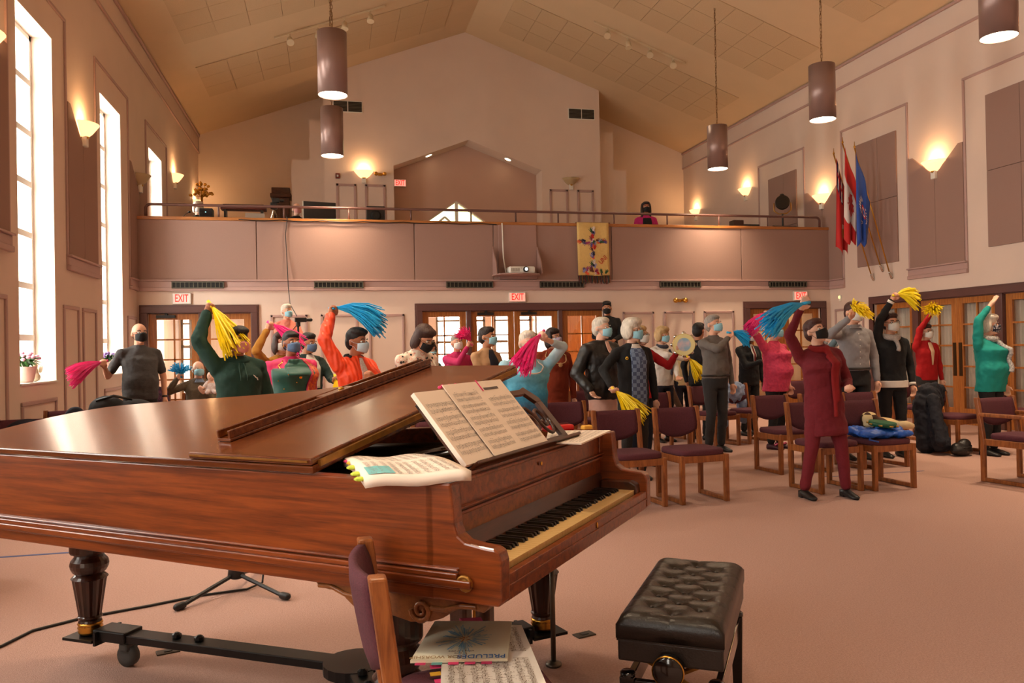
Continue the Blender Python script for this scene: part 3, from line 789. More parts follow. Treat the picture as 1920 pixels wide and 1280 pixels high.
# legs
prof = [(.04, .125), (.045, .13), (.05, .18), (.046, .19), (.052, .2), (.052, .205), (.048, .21), (.073, .375), (.078, .38), (.068, .39), (.058, .398), (.07, .408), (.079, .425), (.082, .44), (.078, .458), (.064, .475), (.06, .485), (.078, .492), (.082, .50), (.082, .69)]
for x, y in ((0.40, 2.32), (1.24, 0.44), (0.03, 0.40)):
    l = MB().lathe(prof, (x, y, 0), 28, flute=(.07, .21, .375)).build('leg', M_leg, piano)
    MB().lathe([(.046, .128), (.052, .14), (.048, .148), (.054, .156), (.048, .164), (.054, .172), (.05, .18)], (x, y, 0), 20).build('brass_ferrule', M_brass, l, True)
# pedal lyre
ly = MB().bx(.50, .56, .42, .49, .25, .69).bx(.68, .74, .42, .49, .25, .69).bx(.46, .78, .4, .51, .2, .27).build('pedal_lyre', M_pd, piano, bevel=.012)
for x in (.6, .64): MB().tube([(x, .46, .26), (x, .46, .69)], .006, 6).build('rod', M_brass, ly)
for x in (.55, .62, .69): MB().bx(x - .016, x + .016, .28, .44, .215, .23).build('pedal', M_brass, piano, bevel=.006)

# lid: hinged on the spine, raised on the far side; front flap folded back on top
AL = 0.165
lidroot = [(UL - .012, 0.585), (UR + .012, 0.585)] + [(x + .012, y + .012) if x > .1 else (x, y + .012) for x, y in curve[:-1]] + [(UL - .012, 2.462)]
hinge = Vector((UL - .012, 0, 1.016))
def lidpt(u, v, h): # point on the raised lid
    return hinge + Vector(((u - hinge.x) * math.cos(AL) - h * math.sin(AL), v, (u - hinge.x) * math.sin(AL) + h * math.cos(AL)))
def tilt(mb): mb.v = [tuple(lidpt(*p)) for p in mb.v]; return mb
lid = tilt(MB().prism(lidroot, 0.0, 0.024)).build('lid', M_pl, piano, bevel=.006)
flap = tilt(MB().bx(UL - .012, UR + .012, 0.588, 1.10, 0.026, 0.048)).build('lid_flap', M_pl, piano, bevel=.005)
tilt(MB().bx(UL + .02, UR, 0.578, 0.59, 0.016, 0.036)).build('piano_hinge', M_gold, flap)
tilt(MB().bx(UL - .016, UL - .012, .6, 1.09, .036, .042)).build('gilt_edge', M_gold, flap)
b = MB().bx(0.0, 1.33, 1.035, 1.095, 0.049, 0.060).bx(0.0, 1.33, 1.035, 1.046, .06, .088).bx(0.0, 1.33, 1.086, 1.095, .06, .088).bx(.52, .72, 1.046, 1.086, .06, .086)
bt = tilt(b).build('flap_batten', M_pl, flap, bevel=.003)
for u in (.06, .34, .66, .84, 1.1, 1.28):
    h = .088 if u == .66 else .062
    c = lidpt(u, 1.066, h); MB().ell(c, (.013, .013, .007), n=10, m=6).build('brass_screw', M_brass, bt, True)
MB().tube([(1.2, .95, .96), lidpt(1.2, 1.0, 0)], .014, 8).build('lid_prop', M_pd, piano)
MB().tube([(.55, .62, .98), (.78, .36, 1.02)], .012, 8).build('desk_strut', M_chrome, piano, True)
# music desk: fretted board leaning back
DT = math.atan2(0.17, 0.20)
def dpt(u, s, h=0.0): # s along the board from its foot, h proud of the board
    return Vector((u, 0.19 + s * math.sin(DT) - h * math.cos(DT), 1.012 + s * math.cos(DT) + h * math.sin(DT)))
def desk(mb): mb.v = [tuple(dpt(u, s, h)) for u, s, h in mb.v]; return mb
m = MB()
for q in ((.12, 1.0, 0, .03), (.12, .15, 0, .27), (.95, 1.0, 0, .20), (.12, .9, .245, .27), (.42, .46, .03, .245), (.66, .70, .03, .245)): m.bx(q[0], q[1], q[2], q[3], 0, -.016)
m.prism([(.88, .27), (.95, .20), (1.0, .20), (1.0, .22), (.93, .28)], 0, -.016)
md = desk(m).build('music_desk', M_pd, piano, bevel=.002)
m = MB()
for cu, sg in ((.8, 1), (.9, -1), (.55, 1), (.28, -1)):
    spi = []
    for k in range(24):
        a = sg * 2 * PI * 1.5 * k / 23; r = .055 * (1 - .75 * k / 23); spi.append(dpt(cu + r * math.cos(a), .12 + 1.4 * r * math.sin(a), -.008))
    MB().tube(spi, .007, 5).build('fretwork', M_pd, md, True)
desk(MB().bx(.12, 1.0, -.012, .0, .0, .05)).build('desk_ledge', M_pd, md, bevel=.003)

# piano dolly
M_steel = mat('black steel', srgb(26, 24, 23), 0.4, 0.4)
M_caster = mat('grey caster', srgb(62, 62, 60), 0.5)
dolly = thing('piano_dolly', 'black steel three-armed piano dolly on casters under the piano', 'dolly', (0.479, 2.237, 0), 0.8998)
hub = Vector((.55, .95, .13))
for (x, y), cs in (((0.40, 2.32), .86), ((1.24, 0.44), .62), ((0.03, 0.40), .62)):
    e = Vector((x, y, .13)); d = (e - hub); L = d.length; d.normalize(); a = math.atan2(d.y, d.x)
    Mz = Matrix.Rotation(a, 3, 'Z')
    MB().box((hub + d * (L - .2) / 2).to_tuple()[:2] + (.135,), (L - .16, .09, .035), Mz).build('arm', M_steel, dolly, bevel=.004)
    p = hub + d * (L - .16)
    MB().box((p.x, p.y, .14), (.18, .11, .05), Mz).build('joint_block', M_steel, dolly, bevel=.006)
    m = MB().box((e.x, e.y, .115), (.17, .15, .012), Mz)
    q = e - d * .1
    m.box((q.x, q.y, .13), (.012, .15, .06), Mz)
    m.build('leg_plate', M_steel, dolly)
    c = hub + d * (L - .22)
    Mw = Matrix.Rotation(a, 3, 'Z') @ Matrix.Rotation(PI / 2, 3, 'X')
    w = MB().lathe([(.02, -.02), (.048, -.018), (.05, 0), (.048, .018), (.02, .02)], (c.x, c.y, .05), 18, Mw).build('caster', M_caster, dolly, True)
    MB().box((c.x, c.y, .092), (.05, .07, .04), Mz).build('fork', M_caster, w, bevel=.01)
    for s in (-.03, .03):
        cc = hub + d * (L - .55 + s * 2)
        MB().lathe([(.014, .15), (.02, .157), (.02, .17), (.008, .178)], (cc.x, cc.y, 0), 8).build('bolt', M_steel, dolly)
m = MB().lathe([(.035, 0), (.035, .012), (.012, .02)], (1.17, .36, 0), 16); m.tube([(1.17, .36, .015), (1.17, .36, .5)], .012, 8)
m.build('levelling_foot', mat('dull steel', srgb(110, 100, 88), .4, .8), dolly, True)
MB().lathe([(.13, .115), (.13, .155)], (hub.x, hub.y, 0), 20).build('hub', M_steel, dolly)

# ------------------------------------------------------------------ sheet music
M_paper = mat('warm paper', srgb(250, 232, 214), 0.8)
M_paper2 = mat('white paper', srgb(250, 246, 240), 0.8)
M_ink = mat('ink', srgb(104, 96, 92), 0.8)
M_ink2 = mat('faded ink', srgb(150, 132, 118), 0.8)
M_pinktab = mat('pink tab', srgb(240, 70, 130), 0.6)
M_ytab = mat('yellow tab', srgb(246, 190, 60), 0.6)
M_ttab = mat('teal tab', srgb(120, 196, 196), 0.6)
M_gtab = mat('lime tab', srgb(200, 220, 70), 0.6)
rnd = random.Random(3)
def music_print(P, u0, u1, s0, s1, systems, seed, lw=.0005):
    """staves and notes on a page: P(u,s,h) maps page coordinates to space"""
    r = random.Random(seed); m = MB()
    def bar(a, b, c, d, h=.0008):
        o = len(m.v); m.v += [tuple(P(*q, h)) for q in ((a, c), (b, c), (b, d), (a, d))]; m.f.append((o, o + 1, o + 2, o + 3))
    H = (s1 - s0) / systems
    for k in range(systems):
        base = s1 - H * (k + .9)
        for st in (0, 1):
            y = base + H * (.08 + .44 * st); g = H * .05
            for l in range(5): bar(u0, u1, y + l * g - lw / 2, y + l * g + lw / 2)
            u = u0 + .012
            while u < u1 - .004:
                yy = y + r.uniform(-1, 5) * g
                bar(u - g * .4, u + g * .4, yy - g * .35, yy + g * .35); up = r.random() < .5
                bar(u + g * .4, u + g * .4 + lw, yy if up else yy - 3.2 * g, yy + 3.2 * g if up else yy)
                if r.random() < .3: bar(u, u + .010, yy + 3 * g, yy + 3.3 * g)
                u += r.uniform(.006, .014)
        bar(u0, u0 + lw * 1.5, base + H * .08, base + H * .76)
        for q in (.33, .66, 1): bar(u0 + (u1 - u0) * q - lw, u0 + (u1 - u0) * q, base + H * .08, base + H * .76)
    return m
def to_piano(o): o.parent = None; o.matrix_world = piano_m @ Matrix.Translation(o.location); return o
piano_m = Matrix.Translation((0.479, 2.237, 0)) @ Matrix.Rotation(0.8998, 4, 'Z')
def place(e): e.matrix_world = piano_m; return e
# open book on the music desk: left page stack and two copied sheets
def bpt(u, s, h=0): return dpt(u, s, h + .012)
bk1 = place(thing('music_book', 'open music book leaning on the piano desk behind the copied sheets', 'music book'))
m = MB(); m.bx(.085, .275, .004, .292, 0, .016); m.v = [tuple(bpt(u + .1 * 0, s, h)) for u, s, h in m.v]
m.build('page_block', M_paper, bk1, bevel=.001)
music_print(lambda u, s, h: bpt(u, s, h + .017), .10, .27, .03, .25, 4, 1).build('printed_staves', M_ink, bk1)
m = MB()
for k in range(7): m.ell(bpt(.28 + .022 * k, .31 + .004 * (k % 2), .004), (.01, .006, .006), n=6, m=4)
m.build('page_tabs', M_pinktab, bk1)
bk2 = place(thing('sheet_music', 'two taped white music sheets standing in front of the open book', 'sheet music'))
m = MB(); m.bx(.265, .70, .0, .305, .021, .024); m.v = [tuple(bpt(u, s, h)) for u, s, h in m.v]
m.build('paper', M_paper, bk2)
music_print(lambda u, s, h: bpt(u, s, h + .025), .285, .455, .02, .27, 5, 2).build('printed_staves', M_ink, bk2)
music_print(lambda u, s, h: bpt(u, s, h + .025), .50, .68, .02, .235, 4, 5).build('printed_staves', M_ink, bk2)
m = MB(); m.bx(.52, .63, .264, .274, .0245, .0255); m.v = [tuple(bpt(u, s, h)) for u, s, h in m.v]; m.build('title_line', M_ink, bk2)
m = MB(); m.bx(.50, .507, .26, .31, .0245, .026); m.v = [tuple(bpt(u, s, h)) for u, s, h in m.v]; m.build('page_tab', M_pinktab, bk2)
# loose book lying over the piano's near edge
def quad(A, B, C, Dq, zf):
    A, B, C, Dq = map(Vector, (A, B, C, Dq))
    def P(i, j, h=0):
        p = (A * (1 - i) + Dq * i) * (1 - j) + (B * (1 - i) + C * i) * j
        return p + Vector((0, 0, zf(i, j) + h))
    return P
Q1 = quad((.04, .60, 1.028), (-.20, .34, 1.012), (-.09, .06, 1.03), (.17, .39, 1.03), lambda i, j: .012 * math.sin(PI * j) + .004 * math.sin(9 * i))
b3 = place(thing('music_book', 'thick open score lying flat on the near edge of the piano, with coloured tabs', 'music book'))
m = MB()
top, bot = (lambda i, j: Q1(i, j, .016)), (lambda i, j: Q1(i, j, -.012))
N = 10
for fn in (top, bot): m.grid(fn, N, N)
k = (N + 1) ** 2
for i in range(N):
    for a, b_ in ((i, i + 1), (i + N * (N + 1), i + 1 + N * (N + 1)), (i * (N + 1), (i + 1) * (N + 1)), (i * (N + 1) + N, (i + 1) * (N + 1) + N)):
        m.f.append((a, b_, b_ + k, a + k))
m.build('page_block', M_paper, b3, True)
for j0, j1, sd in ((.05, .46, 8), (.54, .95, 9)):
    music_print(lambda u, s, h: Q1(s, u, .0175 + h), j0, j1, .06, .94, 5, sd, .002).build('printed_staves', M_ink2, b3)
for (i, j, mt) in ((.06, .05, M_ytab), (.03, .15, M_pinktab), (.03, .3, M_ytab), (-.02, .52, M_gtab), (-.03, .75, M_gtab), (-.03, .9, M_gtab)):
    p = Q1(i, j, .006); MB().ell(p, (.018, .018, .007), n=8, m=5).build('page_tab', mt, b3)
m = MB(); m.grid(lambda a, b_: Q1(.05 + .26 * a, .72 + .22 * b_, .0185), 2, 2); m.build('teal_note', M_ttab, b3)
# loose sheet on the treble end with red case and yellow eraser
Q2 = quad((.78, .21, 1.016), (1.16, .36, 1.016), (1.23, .10, 1.018), (.76, .055, 1.018), lambda i, j: .002)
b4 = place(thing('sheet_music', 'loose pale music sheet on the far end of the piano top', 'sheet music'))
m = MB(); [m.grid(lambda i, j, h=h: Q2(i, j, h), 6, 6) for h in (.0, .006)]
k = 49
for i in range(6):
    for a, b_ in ((i, i + 1), (i + 42, i + 43), (i * 7, (i + 1) * 7), (i * 7 + 6, (i + 1) * 7 + 6)): m.f.append((a, b_, b_ + k, a + k))
m.build('paper', M_paper, b4)
music_print(lambda u, s, h: Q2(s, u, .007 + h), .05, .95, .05, .95, 5, 12, .0015).build('printed_staves', M_ink2, b4)
rc = place(thing('pencil_case', 'bright red case lying behind the loose sheet on the piano', 'case'))
m = MB().box((1.20, .33, 1.032), (.13, .07, .03), Matrix.Rotation(-.7, 3, 'Z')); m.build('body', mat('red plastic', srgb(200, 24, 24), .4), rc, bevel=.01)
MB().box((1.20, .33, 1.049), (.1, .012, .006), Matrix.Rotation(-.7, 3, 'Z')).build('zip', mat('dark red', srgb(90, 10, 12), .5), rc)
er = place(thing('sponge', 'small yellow sponge beside the red case', 'sponge'))
MB().box((1.26, .22, 1.03), (.05, .03, .022), Matrix.Rotation(-.5, 3, 'Z')).build('pad', mat('yellow sponge', srgb(240, 180, 70), .8), er, bevel=.006)
MB().box((1.26, .22, 1.022), (.05, .03, .006), Matrix.Rotation(-.5, 3, 'Z')).build('scrub_layer', M_pcarve, er)

# ------------------------------------------------------------------ piano bench: tufted black leather duet bench
M_leath = mat('black leather', srgb(26, 20, 16), 0.32, var=0.25, scale=40, bump=0.12, bscale=150)
M_lacq = mat('black lacquer', srgb(14, 11, 10), 0.12, coat=0.5)
bench = thing('piano_bench', 'black tufted leather piano bench with adjuster knob', 'bench', (1.243, 2.70, 0), math.atan2(.648, .426))
L2, W2 = .385, .172
btn = []
for r in range(5):
    for c in ((-.08, .08) if r % 2 == 0 or True else ()): btn.append((-.24 + .12 * r, c))
for r in range(4): btn.append((-.18 + .12 * r, 0.0))
btn.append((.30, 0)); btn.append((-.30, 0))
def bt_h(x, y):
    ex = min(1, (L2 - abs(x)) / .05); ey = min(1, (W2 - abs(y)) / .05)
    h = .035 * (math.sin(PI / 2 * max(0, ex)) * math.sin(PI / 2 * max(0, ey))) ** .5
    for bx_, by_ in btn:
        d2 = (x - bx_) ** 2 + (y - by_) ** 2
        h -= .012 * math.exp(-d2 / .0006) + .006 * math.exp(-d2 / .004)
    for bx_, by_ in btn:      # diagonal pleats
        for sx in (-1, 1):
            for sy in (-1, 1):
                dx, dy = (x - bx_) * sx, (y - by_) * sy
                if 0 < dx < .06 and 0 < dy < .08: h -= .004 * math.exp(-((dx / .06 - dy / .08) ** 2) / .01)
    if abs(x) > .25: h -= .003 * math.exp(-(y / .006) ** 2)
    return h
m = MB(); NX, NY = 84, 40
m.grid(lambda i, j: (-L2 + 2 * L2 * i, -W2 + 2 * W2 * j, .485 + bt_h(-L2 + 2 * L2 * i, -W2 + 2 * W2 * j)), NX, NY)
o = len(m.v)
ringi = [i * (NY + 1) for i in range(NX + 1)] + [NX * (NY + 1) + j for j in range(1, NY + 1)] + [i * (NY + 1) + NY for i in reversed(range(NX))] + [j for j in reversed(range(1, NY))]
m.v += [(m.v[i][0] * 1.0, m.v[i][1] * 1.0, .44) for i in ringi]
k = len(ringi)
for a in range(k): m.f.append((ringi[a], ringi[(a + 1) % k], o + (a + 1) % k, o + a))
m.f.append(tuple(o + a for a in range(k)))
cu = m.build('tufted_cushion', M_leath, bench, True)
bm_ = MB().ell((0, 0, 0), (.008, .008, .004), n=8, m=5).mesh('button', M_leath)
for bx_, by_ in btn:
    q = bpy.data.objects.new('button', bm_); COL.objects.link(q); q.parent = cu; q.location = (bx_, by_, .487 + bt_h(bx_, by_) + .002)
MB().bx(-L2 + .004, L2 - .004, -W2 + .004, W2 - .004, .365, .438).build('box', M_leath, bench, bevel=.008)
MB().bx(-L2 + .002, L2 - .002, -W2 + .002, W2 - .002, .432, .438).build('welt', M_leath, bench)
kn = MB().lathe([(.045, 0), (.05, .008), (.05, .03), (.042, .036)], (-L2 + .0, 0, .36), 28, Matrix.Rotation(-PI / 2, 3, 'Y')).build('adjuster_knob', M_lacq, bench, True)
MB().lathe([(.0485, .033), (.0515, .031), (.0515, .028), (.05, .027)], (-L2, 0, .36), 28, Matrix.Rotation(-PI / 2, 3, 'Y'), cap=False).build('brass_ring', M_brass, kn, True)
for sx in (-1, 1):
    for sy in (-1, 1):
        MB().loft([[(sx * (L2 - .035) + dx * w, sy * (W2 - .03) + dy * w, z) for dx, dy in ((-1, -1), (1, -1), (1, 1), (-1, 1))] for z, w in ((0, .016), (.30, .024), (.31, .024))]).build('leg', M_lacq, bench, bevel=.003)
        MB().lathe([(.024, .305), (.026, .31), (.026, .32), (.02, .325)], (sx * (L2 - .035), sy * (W2 - .03), 0), 14).build('cap', M_lacq, bench, True)
for sy in (-1, 1): MB().bx(-L2 + .03, L2 - .03, sy * (W2 - .03) - .012, sy * (W2 - .03) + .012, .235, .30).build('side_rail', M_lacq, bench, bevel=.003)
for sx in (-1, 1): MB().bx(sx * (L2 - .035) - .012, sx * (L2 - .035) + .012, -W2 + .03, W2 - .03, .235, .30).build('end_rail', M_lacq, bench, bevel=.003)
for sx in (-1, 1):
    x = sx * (L2 - .07)
    MB().tube([(x, -.12, .25), (x, .12, .37)], .01, 6).tube([(x, .12, .25), (x, -.12, .37)], .01, 6).build('scissor_lift', M_gold, bench)
# ------------------------------------------------------------------ chairs: oak sled frames, plum cushions (front faces local -y)
M_cw = wood('chair oak', srgb(112, 58, 24), srgb(166, 98, 48), 0.35, 4, (8, 8, 1.2))
M_plum = mat('plum upholstery', srgb(92, 42, 52), 0.95, var=0.45, scale=130, bump=0.3, bscale=260)
def rounded_pad(w, d, h, n=7, crown=.012):
    """cushion: superellipse outline, crowned top"""
    m = MB(); rings = []
    for z, k in ((0, .96), (h * .25, 1.0), (h * .7, .995), (h * .95, .95), (h, .86)):
        ring = []
        for j in range(28):
            a = 2 * PI * j / 28; c, s_ = math.cos(a), math.sin(a)
            ring.append((w / 2 * k * math.copysign(abs(c) ** .45, c), d / 2 * k * math.copysign(abs(s_) ** .45, s_), z))
        rings.append(ring)
    rings.append([(p[0] * .3, p[1] * .3, h + crown) for p in rings[-1]])
    return m.loft(rings)
def make_chair(label, arms=False, w=.48, h=.81, d=.46, lw=.04):
    t = thing('stacking_chair', label, 'chair', (0, 0, 0), 0, 'oak and plum chairs of the congregation')
    X = w / 2 - lw / 2; yf, yr = -d / 2 + .02, d / 2 - .02
    for s in (-1, 1):
        # rear post leans back above the seat
        y0, y1 = yr, yr + .05
        MB().loft([[(s * X + a * lw / 2, y + b * .022, z) for a, b in ((-1, -1), (1, -1), (1, 1), (-1, 1))] for y, z in ((yr, .0), (yr, .40), (yr + .03, .62), (yr + .06, h))]).build('rear_post', M_cw, t, bevel=.007)
        MB().bx(s * X - lw / 2, s * X + lw / 2, yf - .022, yf + .022, 0, .42 if not arms else .63).build('front_leg', M_cw, t, bevel=.006)
        MB().bx(s * X - lw / 2 + .003, s * X + lw / 2 - .003, yf, yr, .004, .04).build('runner', M_cw, t, bevel=.005)
        MB().bx(s * X - lw / 2 + .004, s * X + lw / 2 - .004, yf, yr, .355, .415).build('seat_rail', M_cw, t, bevel=.004)
        if arms: MB().bx(s * X - .03, s * X + .03, yf - .03, yr + .03, .63, .665).build('arm_rest', M_cw, t, bevel=.01)
    MB().bx(-X, X, yf - .012, yf + .014, .355, .415).build('front_rail', M_cw, t, bevel=.004)
    MB().bx(-X, X, yr - .012, yr + .012, .355, .405).build('back_rail', M_cw, t, bevel=.004)
    rounded_pad(w - .01 if not arms else w - .09, d - .02, .055).build('seat', M_plum, t, True, loc=(0, -.01, .412))
    # back pad: curved, lower edge sags in the middle
    m = MB(); W = w / 2 - lw + .004
    def bp(i, j, off):
        x = -W + 2 * W * i; c = 1 - (x / W) ** 2
        zb = h - .21 - .07 * c; zt = h - .012
        z = zb + (zt - zb) * j
        y = yr + .03 + .09 * (z - .62) / .2 * .4 + .035 * c + off * (1 - .5 * (2 * j - 1) ** 4)
        return (x, y, z)
    n1, n2 = 10, 6
    m.grid(lambda i, j: bp(i, j, -.022), n1, n2); k = len(m.v); m.grid(lambda i, j: bp(i, j, .018), n1, n2)
    q = n2 + 1
    for i in range(n1): m.f += [(i * q, (i + 1) * q, (i + 1) * q + k, i * q + k), (i * q + n2, (i + 1) * q + n2, (i + 1) * q + n2 + k, i * q + n2 + k)]
    for j in range(n2): m.f += [(j, j + 1, j + 1 + k, j + k), (n1 * q + j, n1 * q + j + 1, n1 * q + j + 1 + k, n1 * q + j + k)]
    m.build('backrest', M_plum, t, True)
    return t
proto = make_chair('x')
CH = [(2.53, 6.60, .10, 'empty front-row chair nearest the piano keyboard'),
      (3.14, 6.66, .10, 'empty front-row chair, second from the piano'),
      (4.53, 6.72, .10, 'front-row chair behind the maroon trouser legs'),
      (5.08, 6.70, .08, 'front-row chair under the blue bag and green tambourine'),
      (5.35, 7.78, .10, 'second-row chair just behind the blue bag'),
      (5.90, 7.80, .10, 'second-row chair in front of the woman in black'),
      (4.78, 7.80, .10, 'second-row chair behind the maroon tunic'),
      (7.48, 8.45, .25, 'dark coat over its back, near the teal sweater'),
      (8.05, 9.75, .25, 'chair between the woman in black and the red cardigan'),
      (8.72, 8.75, .3, 'chair just right of the teal sweater by the glazed doors'),
      (5.10, 10.05, .35, 'chair with papers on its seat below the grey shirt'),
      (5.72, 10.25, .3, 'pale denim jacket on its back, behind the pink top'),
      (2.42, 7.85, .1, 'chair right behind the sheet music, beside the black puffer jacket'),
      (2.72, 9.75, .1, 'chair in front of the rust dress'),
      (3.25, 9.75, .1, 'chair between the rust dress and the puffer jacket'),
      (3.85, 8.9, .1, 'chair half hidden behind the two empty front chairs'),
      (4.75, 11.0, .2, 'chair with a brown coat behind the blonde woman'),
      (4.2, 12.4, .1, 'chair by the back wall behind the blonde woman'),
      (0.85, 6.2, 0, 'chair showing plum through the gap under the piano lid'),
      (1.5, 6.0, 0, 'chair behind the open piano, left of the blue sweater'),
      (-2.78, 8.05, .1, 'chair cut by the left picture edge under the window'),
      (-2.72, 9.15, .1, 'chair with folded navy coat under the first tall window'),
      (-2.15, 9.3, .1, 'chair holding the black bag by the bald man'),
      (-1.55, 9.45, .1, 'chair just right of the black bag behind the piano'),
      (-1.87, 12.35, .15, 'chair the seated old man sits on'),
      (-2.45, 12.0, .15, 'chair with the person in purple plaid'),
      (-2.25, 5.35, .4, 'chair behind the piano tail, only its foot showing'),
      (-0.5, 9.8, 0, 'chair behind the saree woman'),
      (0.9, 9.9, 0, 'chair behind the orange jacket'),
      (7.6, 11.2, .2, 'chair near the glazed doors behind the woman in black'),
      (6.9, 10.6, .2, 'chair behind the tall man in the grey shirt'),
      ]
for i, (x, y, r, lb) in enumerate(CH):
    c = proto if i == 0 else copy_tree(proto)
    c.location = (x, y, 0); c.rotation_euler = (0, 0, r); c['label'] = 'oak chair with plum seat, ' + lb
c = make_chair('oak armchair with plum cushions at the right picture edge', True, .56, .81, .48); c.location = (6.47, 6.42, 0); c.rotation_euler = (0, 0, .18)
c = copy_tree(c); c.location = (7.15, 6.35, 0); c['label'] = 'oak armchair with plum cushions cut off past the right picture edge'
# near chair beside the piano, seen from its side; it carries the music books
fg = make_chair('oak chair with plum back close to the camera, music books on its seat', False, .45, .86, .46, .052)
fg.location = (.36, 2.11, 0); fg.rotation_euler = (0, 0, PI / 2 + .03)

# books on that chair
def flat_quad(A, B, C, Dq, z, t, name, m_, parent):
    """thin slab with corners in the plane"""
    return MB().prism([A, B, C, Dq], z, z + t).build(name, m_, parent)
bk = thing('music_book', 'open music pages spread on the near chair under the pale booklet', 'music book')
pA = [(.57, 2.50), (.50, 2.10), (.26, 2.13), (.34, 2.62)]
flat_quad((.585, 2.52), (.54, 2.02), (.26, 2.06), (.34, 2.60), .482, .012, 'page_block', M_paper2, bk)
def qmap(A, B, C, Dq, z):
    A, B, C, Dq = [Vector((*q, 0)) for q in (A, B, C, Dq)]
    return lambda u, s, h: (A * (1 - u) + B * u) * (1 - s) + (Dq * (1 - u) + C * u) * s + Vector((0, 0, z + h))
f = qmap((.585, 2.52), (.54, 2.02), (.26, 2.06), (.34, 2.60), .4945)
for a, b in ((.05, .45), (.55, .95)): music_print(f, a, b, .04, .96, 4, 20, .002).build('printed_staves', M_ink2, bk)
for k in range(4): MB().box((.268 + .006 * (k % 2), 2.12 + .05 * k, .489), (.03, .022, .002)).build('page_tab', M_pinktab if k % 2 else M_ytab, bk)
MB().prism([(.40, 2.63), (.47, 2.62), (.47, 2.56), (.41, 2.57)], .49, .497).build('pink_slip', mat('pink card', srgb(250, 110, 160), .7), bk)
bo = thing('booklet', 'cream booklet with blue starburst cover lying on the near chair', 'booklet')
cv = [(.555, 2.53), (.475, 2.23), (.205, 2.29), (.315, 2.60)]
m_cover = mat('cream cover', srgb(244, 236, 208), .55)
MB().prism(cv, .498, .506).build('cover', m_cover, bo)
fc = qmap(cv[0], cv[1], cv[2], cv[3], .5068)
# starburst: radiating blue strokes with an orange heart
r = random.Random(5)
for cnt, nm, mt, L0, L1 in ((60, 'blue_rays', mat('blue print', srgb(130, 184, 210), .6), .05, .36), (40, 'pale_rays', mat('pale print', srgb(178, 206, 206), .6), .08, .4), (16, 'orange_heart', mat('orange print', srgb(214, 132, 60), .6), .0, .07)):
    m = MB()
    for k in range(cnt):
        hz = .0003 + .000012 * k
        a = r.uniform(0, 2 * PI); l0 = r.uniform(L0, L0 + .08); l1 = r.uniform(l0 + .03, L1 + .02); w = r.uniform(.004, .011)
        dx, dy = math.cos(a) * 1.0, math.sin(a) * .85
        c0 = (.5 + dx * l0, .52 + dy * l0); c1 = (.5 + dx * l1, .52 + dy * l1); px, py = -dy * w, dx * w
        o = len(m.v)
        m.v += [tuple(fc(c0[0] - px * .4, c0[1] - py * .4, hz)), tuple(fc(c1[0] - px, c1[1] - py, hz)), tuple(fc(c1[0] + px, c1[1] + py, hz)), tuple(fc(c0[0] + px * .4, c0[1] + py * .4, hz))]
        m.f.append((o, o + 1, o + 2, o + 3))
    stuff(m.build(nm, mt, bo))
# title at the bottom edge of the cover, upside down to the camera
ta = math.atan2(cv[1][1] - cv[2][1], cv[1][0] - cv[2][0])
mid = (Vector(cv[1]) * .5 + Vector(cv[2]) * .5); inn = (Vector(cv[0]) - Vector(cv[1])).normalized()
for s_, sz, off, mt, dx in (('PRELUDES', .038, .022, mat('blue title', srgb(50, 110, 180), .5), .062), ('FOR WORSHIP', .028, .022, mat('tan title', srgb(176, 140, 90), .5), -.068), ('Lloyd Rodewalt', .012, .062, M_ink2, 0), ('for piano', .012, .046, M_ink2, 0)):
    if s_ == 'Lloyd Rodewalt': s_ = 'arranged for piano'
    p = mid + inn * off + Vector((math.cos(ta), math.sin(ta))) * dx
    text('cover_lettering', s_, sz, mt, (p.x, p.y, .5065), (0, 0, ta + PI), bo, .0003, sx=.82)
for k, mt in enumerate((M_pinktab, M_ttab, M_pinktab, M_pinktab, M_pinktab)):
    p = Vector(cv[2]) * (1 - k * .17 - .1) + Vector(cv[1]) * (k * .17 + .1)
    MB().box((p.x, p.y - .006, .4985), (.03, .018, .0015), Matrix.Rotation(ta, 3, 'Z')).build('page_tab', mt, bo)
# ------------------------------------------------------------------ people
def cloth(name, c, rough=.9, var=.18, scale=14, bump=.35, bscale=22, **k): return mat(name, srgb(*c), rough, var=var, scale=scale, bump=bump, bscale=bscale, **k)
SK = {'light': mat('light skin', srgb(226, 166, 134), .55, var=.12, scale=12), 'pale': mat('pale skin', srgb(232, 180, 152), .55, var=.12, scale=12), 'brown': mat('brown skin', srgb(176, 112, 78), .5, var=.12, scale=12), 'dark': mat('dark skin', srgb(112, 66, 46), .5, var=.12, scale=12), 'tan': mat('tan skin', srgb(190, 128, 92), .55, var=.12, scale=12)}
def hairm(n, c): return mat('hair ' + n, srgb(*c), .6, var=.5, scale=60, bump=.7, bscale=70, stretch=(1, 1, .3))
HR = {'white': hairm('white', (226, 214, 196)), 'grey': hairm('grey', (160, 150, 140)), 'black': hairm('black', (22, 17, 15)), 'brown': hairm('brown', (62, 32, 20)), 'blonde': hairm('blonde', (206, 170, 116)), 'dark': hairm('dark', (40, 24, 20)), 'auburn': hairm('auburn', (74, 36, 26))}
